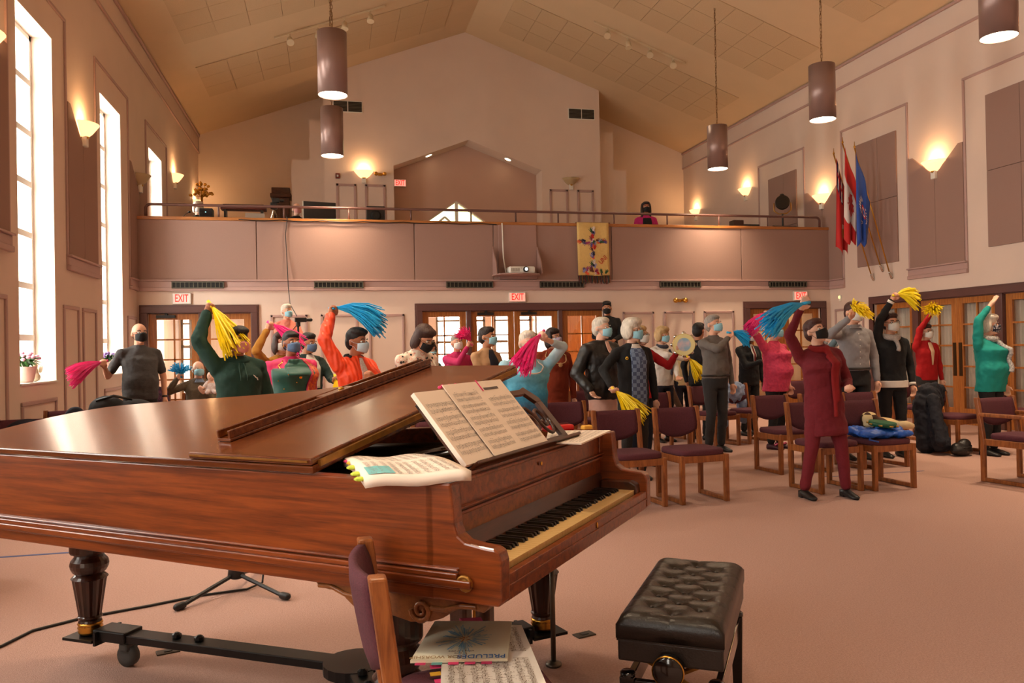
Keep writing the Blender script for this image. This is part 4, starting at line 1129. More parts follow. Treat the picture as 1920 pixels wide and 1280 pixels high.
MK = {'blue': cloth('blue surgical mask', (150, 204, 220), .8, .1), 'black': cloth('black mask', (18, 17, 18), .8, .1), 'white': cloth('white mask', (224, 222, 214), .8, .08), 'denim': cloth('slate blue mask', (92, 120, 156), .8, .2, 60), 'pink': cloth('pink mask', (222, 150, 140), .8, .1), 'lilac': cloth('lilac mask', (190, 180, 206), .8, .15, 60), 'pale': cloth('pale blue mask', (190, 214, 226), .8, .1), 'floral': mat('floral mask', srgb(205, 205, 200), .8, var=.8, scale=60, col2=srgb(60, 110, 70)), 'navydot': mat('navy dotted mask', srgb(24, 22, 44), .8, var=.7, scale=55, col2=srgb(200, 190, 190), tex='voronoi')}
M_eye = mat('eye white', srgb(230, 224, 216), .3); M_iris = mat('iris', srgb(36, 22, 16), .2)
M_shoe = mat('black shoe', srgb(20, 18, 18), .4)
def remesh(o, vox, smooth):
    d = o.modifiers.new('remesh', 'REMESH'); d.mode = 'VOXEL'; d.voxel_size = vox; d.use_smooth_shade = True
    if smooth:
        d = o.modifiers.new('smooth', 'SMOOTH'); d.factor = .5; d.iterations = smooth
    return o
_ft = bpy.data.textures.new('cloth folds', 'CLOUDS'); _ft.noise_scale = .075; _ft.noise_depth = 2
def fold(o, st=.02):
    d = o.modifiers.new('folds', 'DISPLACE'); d.texture = _ft; d.texture_coords = 'GLOBAL'; d.strength = st; d.mid_level = .5
    return o
def interp(tab, z):
    if z <= tab[0][0]: return tab[0][1:]
    for a, b in zip(tab, tab[1:]):
        if z <= b[0]:
            t = (z - a[0]) / (b[0] - a[0]); t = t * t * (3 - 2 * t)
            return tuple(p + (q - p) * t for p, q in zip(a[1:], b[1:]))
    return tab[-1][1:]
class Fig:
    """one standing or seated figure; local frame faces -y, x to its own left"""
    def __init__(s, label, x, y, phi, h, skin='light', z0=0.0, hair=('short', 'grey'), mask='blue', top=None, sleeve=1.0, hem=.86, bottom=None, shoe=None,
                 L=None, R=None, hl='relax', hr='relax', lean=0.0, tilt=0.0, head=(0, 0), wide=1.0, belly=0.0, bust=0.0, glasses=None, seated=False, vox=.011, flare=0.0, skirt=None, stance=.1, pL=None, pR=None, legR=0.0, legL=0.0, collar=None, bulk=0.0):
        s.k = h / 1.72; s.wide = wide; s.phi = math.radians(phi) - math.atan2(x, y); s.vox = vox
        s.root = thing('person', label, 'person', (x, y, z0), s.phi)
        k = s.k; s.seated = seated
        s.drop = -.42 if seated else 0.0       # metres (scaled) the upper body sinks when sitting
        T = Matrix.Translation((0, 0, (.93 + s.drop) * k)) @ Matrix.Rotation(lean, 4, 'X') @ Matrix.Rotation(tilt, 4, 'Y') @ Matrix.Translation((0, 0, -.93 * k))
        s.T = T
        up = lambda p: T @ (Vector(p) * k)
        s.up = up
        w = wide
        s.sh = {1: up((.165 * w, .012, 1.362)), -1: up((-.165 * w, .012, 1.362))}
        # legs
        s.leg = {}
        for sd, sp in ((1, legL), (-1, legR)):
            hx = sd * .088
            if seated:
                s.leg[sd] = [Vector((hx, 0, .50)) * k, Vector((sd * .12, -.42, .50)) * k, Vector((sd * .12, -.40, .085)) * k]
            else:
                ax = sd * stance
                s.leg[sd] = [Vector((hx, .0, .90)) * k, Vector(((hx + ax) / 2, -.03 + sp / 2, .49)) * k, Vector((ax, .02 + sp, .085)) * k]
        # head frame
        hy, hp = head
        s.H = T @ Matrix.Translation(Vector((0, .0, 1.462)) * k) @ Matrix.Rotation(math.radians(hy), 4, 'Z') @ Matrix.Rotation(math.radians(hp), 4, 'X') @ Matrix.Translation(Vector((0, -.012, .125)) * k) @ Matrix.Scale(k, 4)
        # arms
        inv = Matrix.Rotation(-s.phi, 3, 'Z')
        s.arm = {}
        for sd, tg, pole in ((1, L, pL), (-1, R, pR)):
            S = s.sh[sd]
            if tg is None: W = S + Vector((sd * .07, -.05, -.515)) * k
            elif tg[0] == 'l': W = Vector(tg[1:]) * k
            else: W = inv @ (Vector(tg) - Vector((x, y, z0)))
            l1, l2 = .285 * k, .25 * k; d = W - S
            if d.length > (l1 + l2) * .985: d = d.normalized() * (l1 + l2) * .985; W = S + d
            if d.length < .12 * k: d = d.normalized() * .12 * k; W = S + d
            q = (l1 * l1 - l2 * l2 + d.length_squared) / (2 * d.length); hh = math.sqrt(max(0, l1 * l1 - q * q))
            pv = Vector(pole) if pole else Vector((sd * .55, .35, -.8))
            pv = (pv - d.normalized() * pv.dot(d.normalized())); pv.normalize()
            E_ = S + d.normalized() * q + pv * hh
            s.arm[sd] = (S, E_, W)
        s.hands = {}
        b = MB()
        s.body_prims(b, {1: hl, -1: hr})
        remesh(b.build('body', SK[skin], s.root), min(.0095, vox) , 1)
        s.tab = [(.60, .185 + flare, .135 + flare, 0), (.78, .178 + flare * .6, .128 + flare * .6, 0), (.92, .168 * w, .118 * w, -.005 - belly * .25), (1.06, .158 * w + belly * .25, .108 * w + belly * .5, -.01 - belly * .5), (1.18, .160 * w, .112 * w + belly * .2, -.012 - belly * .2), (1.28, .172 * w, .116 * w + bust, -.012 - bust * .7), (1.36, .158 * w, .10, 0), (1.405, .12, .082, .006), (1.44, .082, .07, .008), (1.47, .06, .058, .01)]
        if top: s.garment(top, sleeve, hem, bulk)
        if bottom: s.trousers(bottom)
        if skirt: s.skirt(skirt, hem)
        s.shoes(shoe or M_shoe)
        s.face(skin, hair, mask, glasses)
    # --- pieces
    def body_prims(s, b, poses):
        k, H = s.k, s.H; hp = lambda *p: H @ Vector(p)
        M3 = H.to_3x3()
        b.ell(hp(0, .012, .03), (.076, .094, .088), M3, 18, 12)
        b.ell(hp(0, -.022, -.045), (.057, .068, .072), M3, 16, 10)
        b.ell(hp(0, -.07, -.09), (.026, .022, .02), M3, 8, 6)
        b.cap(hp(0, -.088, .012), hp(0, -.108, -.026), .009 * k, .015 * k, 8)
        for sd in (-1, 1): b.ell(hp(sd * .077, .012, -.005), (.012, .02, .03), M3, 8, 8)
        b.cap(s.up((0, .012, 1.42)), hp(0, .01, -.06), .054 * k, .05 * k)
        b.ell(s.up((0, .005, 1.355)), (.125 * k * s.wide, .055 * k, .06 * k), s.T.to_3x3())
        b.cap(s.up((0, 0, 1.28)), s.up((0, 0, 1.0)), .085 * k, .085 * k)
        for sd in (-1, 1):
            S, E_, W = s.arm[sd]
            b.cap(S, E_, .043 * k, .038 * k); b.cap(E_, W, .037 * k, .025 * k)
            s.hand(b, E_, W, sd, poses[sd])
            h_, kn, an = s.leg[sd]
            b.cap(s.up((0, 0, 1.0)), h_, .08 * k, .07 * k); b.cap(h_, h_.lerp(kn, .5), .07 * k, .06 * k)
    def hand(s, b, E_, W, sd, pose):
        k = s.k; d = (W - E_).normalized()
        n = Vector((0, -1, 0)) if abs(d.z) > .75 else Vector((0, 0, 1)); n = Vector((-sd, -.35, 0)) if d.z < -.75 else n
        n = (n - d * n.dot(d)).normalized(); sdv = d.cross(n) * (1 if True else -1)
        curl = {'fist': .95, 'relax': .32, 'open': .06}[pose]
        fr = .0098 * k
        b.cap(W, W + d * .05 * k, .026 * k, .03 * k, 10)
        for o in (-.024, -.008, .008, .024): b.cap(W + d * .035 * k + sdv * o * k, W + d * .078 * k + sdv * o * 1.12 * k, .014 * k, .0125 * k, 8)
        spread = 1.9 if pose == 'open' else 1.2
        for i, (o, L) in enumerate(((-.027, .066), (-.009, .078), (.009, .072), (.027, .056))):
            p = W + d * .078 * k + sdv * o * 1.1 * k; a = 0.0; e = (d + sdv * o * (spread - 1) * 6).normalized()
            for seg in (.45, .32, .23):
                a += curl; q = p + (e * math.cos(a) + n * math.sin(a)) * L * seg * k
                b.cap(p, q, fr, fr * .92, 8); p = q
        ts = -1 if sd > 0 else 1
        p = W + d * .028 * k + sdv * ts * .026 * k; q = p + (d * .55 + sdv * ts * .75 + n * .35) .normalized() * .036 * k
        b.cap(p, q, .0125 * k, .011 * k, 8)
        q2 = q + ((d * .8 + n * .6 - sdv * ts * .25) if pose == 'fist' else (d + sdv * ts * .25 + n * .2)).normalized() * .032 * k
        b.cap(q, q2, .011 * k, .0095 * k, 8)
        s.hands[sd] = (W + d * .085 * k + n * .03 * k, d, n)
    def ring(s, z, off=0.0, n=24):
        rx, ry, yc = interp(s.tab, z)
        off = off * min(1.0, max(0.15, (1.46 - z) / .1))
        return [s.up(((rx + off) * math.cos(2 * PI * j / n), yc + (ry + off) * math.sin(2 * PI * j / n), z)) for j in range(n)]
    def garment(s, m_, sleeve, hem, off=0.0, name='top'):
        k = s.k; b = MB()
        zs = [hem + (1.462 - hem) * i / 16 for i in range(17)]
        b.loft([s.ring(z, off) for z in zs])
        for sd in (-1, 1):
            S, E_, W = s.arm[sd]
            b.cap(s.up((sd * .05, .012, 1.41)), S + Vector((0, 0, -.002)) * k, (.045 + off) * k, (.056 + off) * k)
            b.cap(s.up((sd * .09 * s.wide, 0, 1.28)), S + Vector((0, 0, -.02)) * k, .075 * k, .054 * k)
            if sleeve > 0:
                f = min(1, sleeve * 2); A = S.lerp(E_, f)
                b.cap(S, A, (.056 + off) * k * (.7 + .3 * s.wide), (.05 + off) * k * (.7 + .3 * s.wide))
                if sleeve > .5:
                    g = (sleeve - .5) * 2; B = E_.lerp(W, g * .97)
                    b.cap(E_, B, (.05 + off) * k, (.036 + off) * k)
        return fold(remesh(b.build(name, m_, s.root), s.vox, 3))
    def trousers(s, m_):
        k = s.k; b = MB()
        if not s.seated:
            b.loft([s.ring(z, -.006) for z in (.80, .86, .92, .98, 1.02)])
        else:
            b.ell(Vector((0, 0, .54)) * k, (.175 * k * s.wide, .14 * k, .11 * k))
        for sd in (-1, 1):
            h_, kn, an = s.leg[sd]
            b.cap(h_, kn, .092 * k * (.5 + .5 * s.wide), .066 * k); b.cap(kn, an.lerp(kn, .06), .064 * k, .052 * k)
        fold(remesh(b.build('trousers', m_, s.root), max(s.vox, .014), 3), .016)
    def skirt(s, m_, hem):
        k = s.k; b = MB()
        b.loft([[Vector((r1 * math.cos(2 * PI * j / 24), r2 * math.sin(2 * PI * j / 24), z)) * k for j in range(24)] for z, r1, r2 in ((.06, .24, .2), (.3, .225, .18), (.6, .2, .155), (.85, .185, .135), (1.0, .16, .115))])
        remesh(b.build('skirt', m_, s.root), s.vox, 2)
    def shoes(s, m_):
        k = s.k
        for sd in (-1, 1):
            an = s.leg[sd][2]; z0 = an.z - .085 * k
            rings = []
            for t, w, h in ((.06, .022, .05), (.05, .036, .075), (0, .04, .085), (-.06, .042, .07), (-.12, .046, .05), (-.165, .04, .038), (-.185, .02, .03)):
                rings.append([an + Vector((w * math.cos(a), t, -.085 + (h / 2 + h / 2 * math.sin(a)))) * k for a in [2 * PI * j / 12 for j in range(12)]])
            MB().loft(rings).build('shoe', m_, s.root, True)
    def face(s, skin, hair, mask, glasses):
        k, H = s.k, s.H; hp = lambda *p: H @ Vector(p); M3 = H.to_3x3()
        for sd in (-1, 1):
            e = MB().ell(hp(sd * .031, -.078, .012), (.0145, .011, .0095), M3, 10, 8).build('eye', M_eye, s.root, True)
            MB().ell(hp(sd * .031, -.0855, .012), (.0066, .005, .0066), M3, 8, 6).build('iris', M_iris, e, True)
            MB().tube([hp(sd * .016, -.094, .034), hp(sd * .032, -.093, .039), hp(sd * .05, -.082, .034)], .0042 * k, 5).build('eyebrow', HR[hair[1]] if hair else M_iris, s.root, True)
        if mask:
            def P(i, j):
                a = (2 * i - 1) * 1.22; t = 2 * j - 1
                hgt = .052 - .018 * abs(a) / 1.22
                z = -.04 + t * hgt
                ry = .088 + .012 * (1 - abs(t)) + (.008 if t > .4 else 0) * math.cos(a) - .012 * max(0, -t - .4)
                return hp(.071 * math.sin(a) * (1 - .06 * t * t), -.026 - ry * math.cos(a) + .0, z)
            mk = MB().grid(P, 14, 8).build('face_mask', MK[mask], s.root, True, solid=.004 * k)
            for sd in (-1, 1):
                for t in (0, 1):
                    a = P(0 if sd < 0 else 1, t); MB().tube([a, a.lerp(hp(sd * .08, .0, -.0), .5) + M3 @ Vector((sd * .008, 0, 0)), hp(sd * .082, .02, .018 if t else -.026)], .0018 * k, 4).build('ear_loop', MK[mask], mk)
        else:
            MB().ell(hp(0, -.088, -.058), (.022, .008, .006), M3, 10, 6).build('lips', mat('lips', srgb(170, 92, 84), .5), s.root, True)
        if glasses:
            gm = mat('glasses ' + glasses, srgb(30, 24, 24) if glasses == 'dark' else srgb(150, 120, 80), .3, .4)
            m = MB()
            for sd in (-1, 1):
                m.tube([hp(sd * .033 + .023 * math.cos(a), -.104 + .006 * abs(math.cos(a)) * (1 if sd * math.cos(a) > 0 else -.2), .010 + .018 * math.sin(a)) for a in [2 * PI * j / 14 for j in range(14)]], .0022 * k, 5, True)
                m.tube([hp(sd * .056, -.098, .014), hp(sd * .08, -.04, .016), hp(sd * .082, .02, .012)], .002 * k, 5)
            m.tube([hp(-.01, -.106, .014), hp(.01, -.106, .014)], .002 * k, 5)
            m.build('glasses', gm, s.root, True)
        if hair:
            st, c = hair; b = MB(); E = lambda p, r: b.ell(hp(*p), r, M3, 16, 10)
            if st in ('short', 'boy', 'bob', 'full', 'long', 'tied', 'shag'):
                E((0, .024, .052), (.084, .098, .084)); E((0, .05, .0), (.08, .068, .085))
            if st == 'boy': E((.01, -.035, .098), (.07, .06, .035)); E((0, .0, .1), (.082, .09, .045))
            if st == 'short': E((0, -.02, .095), (.07, .07, .04))
            if st == 'bob':
                for sd in (-1, 1): E((sd * .074, .0, -.02), (.026, .06, .1))
                E((0, .06, -.04), (.092, .06, .11)); E((-.02, -.045, .085), (.075, .052, .04))
            if st == 'full':
                for sd in (-1, 1): E((sd * .076, .012, .0), (.034, .07, .09))
                E((0, .05, .01), (.105, .085, .115)); E((0, -.03, .10), (.088, .075, .05)); E((0, .02, .07), (.1, .105, .085))
            if st == 'shag':
                for sd in (-1, 1): E((sd * .068, .02, -.03), (.026, .05, .09))
                E((0, .06, -.05), (.082, .055, .11)); E((0, -.035, .092), (.074, .06, .036)); E((0, .02, .06), (.09, .098, .078))
            if st == 'long':
                for sd in (-1, 1): E((sd * .078, .0, -.06), (.03, .055, .16))
                E((0, .06, -.1), (.09, .06, .17)); E((0, -.03, .095), (.074, .06, .035))
            if st == 'tied': E((0, .11, .0), (.045, .04, .05)); E((0, -.028, .085), (.07, .06, .032))
            if st == 'fringe':
                E((0, .075, -.012), (.07, .035, .05))
                for sd in (-1, 1): E((sd * .066, .035, -.005), (.018, .045, .042))
            remesh(b.build('hair', HR[c], s.root), .0095, 1 if st != 'full' else 2)
        s.hp = hp
    # --- extras
    def patch(s, name, m_, a0, a1, z0, z1, off=.012, taper=None, n=10, thick=.004):
        """piece of cloth lying on the front of the torso; angles in degrees, 0 = straight ahead"""
        def P(i, j):
            z = z0 + (z1 - z0) * j; f = taper(j) if taper else 1.0
            a = math.radians((a0 + (a1 - a0) * i) if not taper else ((a0 + a1) / 2 + (i - .5) * (a1 - a0) * f))
            rx, ry, yc = interp(s.tab, z)
            return s.up(((rx + off) * math.sin(a), yc - (ry + off) * math.cos(a), z))
        return MB().grid(P, n, 14).build(name, m_, s.root, True, solid=thick * s.k)
    def on(s, a, z, off=.015):
        rx, ry, yc = interp(s.tab, z); a = math.radians(a)
        return s.up(((rx + off) * math.sin(a), yc - (ry + off) * math.cos(a), z))
    def necklace(s, m_, depth=.12, r=.004, pend=0):
        pts = []
        for i in range(21):
            t = -1 + 2 * i / 20; z = 1.425 - depth * (1 - t * t) ; a = 62 * t
            pts.append(s.on(a, min(z, 1.42), .014))
        o = MB().tube(pts, r * s.k, 6).build('necklace', m_, s.root, True)
        if pend: MB().ell(s.on(0, 1.425 - depth - .015, .02), (pend, .006, pend), n=12, m=8).build('pendant', m_, o, True)
    def scarf(s, m_, tails=((14, 1.38, .92, .05),), r=.03):
        b = MB()
        b.tube([s.up((.072 * math.cos(a), .0 + .07 * math.sin(a) - .012, 1.43 + .012 * math.sin(a))) for a in [2 * PI * j / 16 for j in range(16)]], r * s.k, 8, True)
        for a, z1, z0, w in tails:
            b.tube([s.on(a + 5 * math.sin(3 * t), z1 + (z0 - z1) * t, .022) for t in [i / 8 for i in range(9)]], [w * .6 * s.k] + [w * .5 * s.k] * 7 + [w * .55 * s.k], 8)
        return remesh(b.build('scarf', m_, s.root), .01, 2)
    def cuff(s, sd, m_, r=.04):
        S, E_, W = s.arm[sd]; d = (W - E_).normalized()
        b = MB().tube([W - d * .035 * s.k, W - d * .005 * s.k], r * s.k, 12); return b.build('cuff', m_, s.root, True)
    def watch(s, sd, m_):
        S, E_, W = s.arm[sd]; d = (W - E_).normalized()
        return MB().tube([W - d * .03 * s.k, W - d * .008 * s.k], .031 * s.k, 12).build('wristband', m_, s.root, True)
    def hand_world(s, sd):
        c, d, n = s.hands[sd]; R = Matrix.Rotation(s.phi, 3, 'Z'); return R @ c + s.root.location, R @ d, R @ n

POM = {'pink': mat('pink streamer', srgb(255, 62, 150), .5, var=.2, scale=40), 'yellow': mat('yellow streamer', srgb(255, 226, 20), .5, var=.25, scale=40, col2=srgb(214, 150, 10)), 'blue': mat('blue streamer', srgb(40, 176, 232), .5, var=.3, scale=40)}
def pompom(loc, dirv, col, label, length=.26, spread=.45, n=130, droop=.10, seed=1, parent=None):
    """a bunch of plastic streamers tied to a short grip"""
    r = random.Random(seed); d = Vector(dirv).normalized(); a = d.orthogonal().normalized(); b = d.cross(a)
    p = thing('pompom', label, 'pompom', loc, 0, 'plastic streamer pompoms')
    MB().tube([-d * .05, d * .03], .014, 8).build('grip', POM[col], p, True)
    m = MB()
    for k in range(n):
        an = r.uniform(0, 2 * PI); q = spread * math.sqrt(r.random())
        e = (d + (a * math.cos(an) + b * math.sin(an)) * q).normalized(); L = length * r.uniform(.72, 1.05)
        ph = r.uniform(0, 6)
        pts = [e * (.02 + L * t) + Vector((0, 0, -droop * t * t)) + (a * math.sin(ph + 5 * t) + b * math.cos(ph + 4 * t)) * .012 * t for t in (0, .35, .7, 1)]
        m.tube(pts, [.004, .006, .0065, .005], 3)
    stuff(m.build('streamers', POM[col], p))
    return p
def held(f, sd, col, label, dirv=None, **k):
    c, d, n = f.hand_world(sd)
    return pompom(c, dirv if dirv else n, col, label, **k)
C = cloth
blackc = C('black cloth', (24, 23, 24), .9, .15); navy = C('navy cloth', (26, 28, 42)); charcoal = C('charcoal cloth', (48, 46, 46)); M_goldj = mat('gold jewellery', srgb(230, 176, 60), .25, 1)
white_c = C('white cloth', (226, 218, 208)); pearl = mat('pearl', srgb(240, 226, 210), .25)
# 1 bald man, pink pompom
f = Fig('bald man with glasses and black mask in a charcoal T-shirt, arm out to the window', -2.17, 10.02, 18, 1.76, 'light', hair=None, mask='black', top=mat('heather charcoal', srgb(74, 72, 72), .9, var=.5, scale=90, bump=.3, bscale=20, stretch=(1, 1, 4)), sleeve=.36, hem=.84, bottom=blackc, R=(-2.47, 9.72, 1.25), hr='fist', glasses='dark', wide=1.16, belly=.05, pR=(-.2, .5, -.8))
f.watch(1, M_black)
held(f, -1, 'pink', 'pink pompom swung out low beside the first window by the bald man', (-.75, -.25, -.18), length=.34, spread=.38, seed=2)
# 2 plaid person, seated behind him
f = Fig('person in purple plaid seated behind the bald man', -2.45, 11.9, 10, 1.62, 'light', hair=('short', 'grey'), mask=None, seated=True, top=mat('purple plaid', srgb(92, 50, 74), .9, var=.8, scale=26, col2=srgb(40, 36, 60), tex='checker'), hem=.9, bottom=charcoal, lean=.3, head=(0, -15))
# 3 old man seated with blue pompom, baby on his lap
f = Fig('seated old man in an olive jumper and blue mask holding up a blue pompom', -1.87, 12.25, 12, 1.70, 'pale', hair=('fringe', 'white'), mask='blue', seated=True, top=C('olive jumper', (98, 84, 66), var=.3, scale=40), hem=.9, bottom=charcoal, R=(-2.10, 11.98, 1.04), hr='fist', L=('l', .02, -.26, .83), wide=1.08)
f.patch('shirt_collar', C('pale blue shirt', (120, 140, 168)), -30, 30, 1.40, 1.45, .02)
held(f, -1, 'blue', 'blue pompom held up beside the seated old man', (0, -.3, .6), length=.2, spread=1.1, seed=3, droop=.05)
bb = thing('baby_doll', 'baby in pale clothes sitting on the old man\'s lap', 'baby', (-1.66, 11.98, .84), .1)
m = MB().ell((0, 0, .22), (.055, .06, .065)).ell((0, -.02, .195), (.042, .045, .04)).cap((0, 0, .10), (0, .0, .2), .05, .025).cap((-.04, -.02, .13), (-.1, -.06, .06), .022, .018).cap((.04, -.02, .13), (.1, -.06, .06), .022, .018).ell((0, -.062, .21), (.008, .008, .008))
remesh(m.build('body', SK['pale'], bb), .008, 1)
m = MB().ell((0, 0, .06), (.075, .065, .09)).cap((-.045, -.01, .13), (-.085, -.05, .08), .03, .026).cap((.045, -.01, .13), (.085, -.05, .08), .03, .026).cap((-.035, -.03, .01), (-.05, -.13, .0), .035, .03).cap((.035, -.03, .01), (.05, -.13, .0), .035, .03)
remesh(m.build('romper', C('pale floral romper', (226, 208, 204), var=.4, scale=50), bb), .008, 2)
for s_ in (-1, 1): MB().ell((s_ * .02, -.057, .225), (.006, .005, .005), n=8, m=6).build('eye', M_iris, bb, True)
# 4 boy in green hoodie
f = Fig('boy in a dark green hoodie and pink mask waving a yellow pompom overhead', -.74, 6.85, 18, 1.60, 'brown', hair=('boy', 'black'), mask='pink', top=C('green hoodie', (22, 56, 46), var=.25), hem=.82, bottom=blackc, R=(-.98, 6.90, 1.70), hr='fist', pR=(-.9, -.1, -.45), wide=1.12, head=(5, 4), bulk=.014)
b = MB().tube([f.up((.085 * math.cos(a), .02 + .075 * math.sin(a), 1.43 + .02 * math.sin(a))) for a in [2 * PI * j / 16 for j in range(16)]], .032, 8, True); remesh(b.build('hood', C('green hoodie', (22, 56, 46)), f.root), .01, 2)
for a in (-8, 8): MB().tube([f.on(a, 1.40 - .03 * t, .014) for t in range(6)], .004, 5).build('drawstring', C('hood cord', (60, 90, 80)), f.root, True)
def mark(i, j):
    return f.on(24 + 16 * i, 1.295 - .045 * i + .014 * (j - .5) * (1 - abs(2 * i - .7)), .018)
MB().grid(mark, 8, 2).build('chest_logo', white_c, f.root, solid=.002)
MB().tube([f.on(36, 1.272, .018), f.on(38, 1.25, .018)], .004, 5).build('chest_logo', white_c, f.root)
held(f, -1, 'yellow', 'big yellow pompom hanging over the green hoodie boy\'s head', (.42, -.3, -.55), length=.38, spread=.34, seed=4, droop=.1)
# 5 mustard cardigan behind the boy
f = Fig('person in a mustard cardigan raising a fist behind the green hoodie boy', -.50, 8.55, 25, 1.60, 'light', hair=('bob', 'brown'), mask='white', top=C('mustard cardigan', (172, 118, 40)), hem=.82, bottom=charcoal, R=(-.62, 8.32, 1.60), hr='fist', pR=(-.7, -.2, -.6))
held(f, -1, 'pink', 'pink pompom flying between the hoodie boy and the woman in the saree', (.8, -.2, -.4), length=.32, spread=.35, seed=5)
# 6 cameraman on a riser
def riser(x, y, lb):
    t = thing('riser_step', lb, 'step', (x, y, 0))
    MB().bx(-.35, .35, -.3, .3, .40, .44).build('top', M_cw, t, bevel=.006)
    for sx in (-1, 1): MB().bx(sx * .33 - .02, sx * .33 + .02, -.28, .28, 0, .40).build('side', M_cw, t)
riser(-.71, 13.79, 'wooden step under the man in the salmon shirt')
f = Fig('white-haired man in a salmon polo standing behind a camera tripod at the wall', -.71, 13.79, 12, 1.74, 'light', z0=.44, hair=('short', 'white'), mask='blue', top=C('salmon polo', (240, 140, 120)), sleeve=.42, hem=.86, bottom=navy, L=('l', .12, -.34, 1.12), R=('l', -.02, -.33, 1.1), hl='fist', hr='relax', head=(15, 0))
t = thing('camera_tripod', 'small camcorder on a black tripod in front of the salmon polo', 'tripod', (-.50, 13.12, 0), .2)
for a in (0.3, 2.4, 4.5): MB().tube([(0, 0, 1.35), (.28 * math.cos(a), .28 * math.sin(a), 0)], .014, 6).build('leg', M_black, t)
MB().tube([(0, 0, 1.3), (0, 0, 1.78)], .016, 8).build('column', M_black, t)
MB().bx(-.03, .03, -.05, .05, 1.78, 1.85).build('pan_head', M_black, t, bevel=.008)
MB().bx(-.05, .13, -.03, .03, 1.85, 1.92).cap((.13, 0, 1.885), (.2, 0, 1.885), .025, .028).build('camcorder', M_black, t, bevel=.006)
MB().tube([(0, .03, 1.82), (-.06, .25, 1.72)], .008, 6).build('pan_handle', M_black, t)
# 7 saree
gs = mat('green saree', srgb(10, 84, 70), .55, var=.25, scale=10, bump=.2, bscale=16, sheen=.3)
f = Fig('woman in a green saree with pink blouse, hands clasped behind the piano', -.36, 7.72, 22, 1.585, 'brown', hair=('tied', 'black'), mask='denim', top=mat('pink blouse', srgb(216, 40, 104), .6, bump=.2, bscale=20), sleeve=.36, hem=1.12, skirt=gs, L=('l', -.02, -.24, .93), R=('l', .05, -.25, .935), wide=1.34, bust=.03, belly=.06, pL=(.9, .2, -.5), pR=(-.9, .2, -.5))
f.patch('saree_wrap', gs, -75, 68, .84, 1.34, .02, n=20)
f.patch('saree_pleat', gs, -30, 60, 1.26, 1.43, .024, n=16)
orange_b = mat('orange brocade', srgb(206, 96, 34), .5, var=.7, scale=38, col2=srgb(150, 20, 50), tex='voronoi')
def sash(i, j):
    z = 1.43 - .55 * j; return f.on(58 - 44 * j + (i - .5) * (28 + 8 * math.sin(PI * j)), z, .03 + .012 * math.sin(2 * PI * i * 3))
MB().grid(sash, 18, 14).build('saree_pallu', orange_b, f.root, True, solid=.005)
for e in (0, 1): MB().tube([sash(e, j / 14) for j in range(15)], .009, 5).build('saree_border', mat('crimson border', srgb(170, 16, 66), .5), f.root, True)
for i in range(9):
    a, z = ((-28, 1.28), (-8, 1.2), (-38, 1.14), (-14, 1.06), (-44, 1.0), (-20, .94), (4, 1.1), (-52, 1.22), (-2, .98))[i]
    MB().ell(f.on(a, z, .03), (.006, .004, .006), n=6, m=4).build('gold_motif', M_goldj, f.root)
f.necklace(M_goldj, .16, .005, .016)
f.watch(1, M_goldj)
for sd in (-1, 1): MB().ell(f.hp(sd * .085, .0, -.03), (.006, .006, .009), n=8, m=6).build('earring', M_goldj, f.root)
# 8 man behind her
f = Fig('man in a dark jacket and slate mask just behind the saree woman', -.26, 9.25, 30, 1.60, 'tan', hair=('short', 'black'), mask='denim', top=C('green black jacket', (24, 44, 40)), hem=.82, bottom=blackc, wide=1.15, head=(10, 8), L=(.03, 8.98, 1.06), hl='fist')
f.patch('white_shirt', white_c, -28, 28, 1.05, 1.45, .014)
held(f, 1, 'yellow', 'small yellow pompom hanging between the saree woman and the orange jacket', (.1, -.2, -.6), length=.2, spread=.5, n=70, seed=21)
# 9 boy in orange
og = mat('orange quilted jacket', srgb(248, 74, 28), .5, var=.12, scale=8, bump=.5, bscale=16, tex='wave', stretch=(.6, .6, 1))
f = Fig('boy in a bright orange jacket and pale mask raising a blue pompom', .20, 6.95, 40, 1.58, 'brown', hair=('boy', 'black'), mask='pale', top=og, hem=.84, bottom=blackc, R=(.0, 6.98, 1.68), hr='fist', L=(.315, 6.66, 1.15), hl='fist', pR=(-.9, 0, -.35), pL=(.8, .1, -.6), head=(12, 6), wide=1.05, bulk=.014)
f.patch('white_shirt', mat('speckled shirt', srgb(224, 212, 204), .9, var=.5, scale=120, col2=srgb(120, 100, 110)), -17, 17, .84, 1.44, .02, taper=lambda j: 1.0 - .45 * j)
b = MB().tube([f.up((.075 * math.cos(a), .02 + .07 * math.sin(a), 1.45 + .01 * math.sin(a))) for a in [PI * (-.22) + PI * 1.44 * j / 14 for j in range(15)]], .022, 8); remesh(b.build('collar', blackc, f.root), .009, 2)
held(f, -1, 'blue', 'blue pompom swept over the orange jacket boy\'s raised hand', (.75, -.2, .1), length=.42, spread=.3, seed=6, droop=.2)
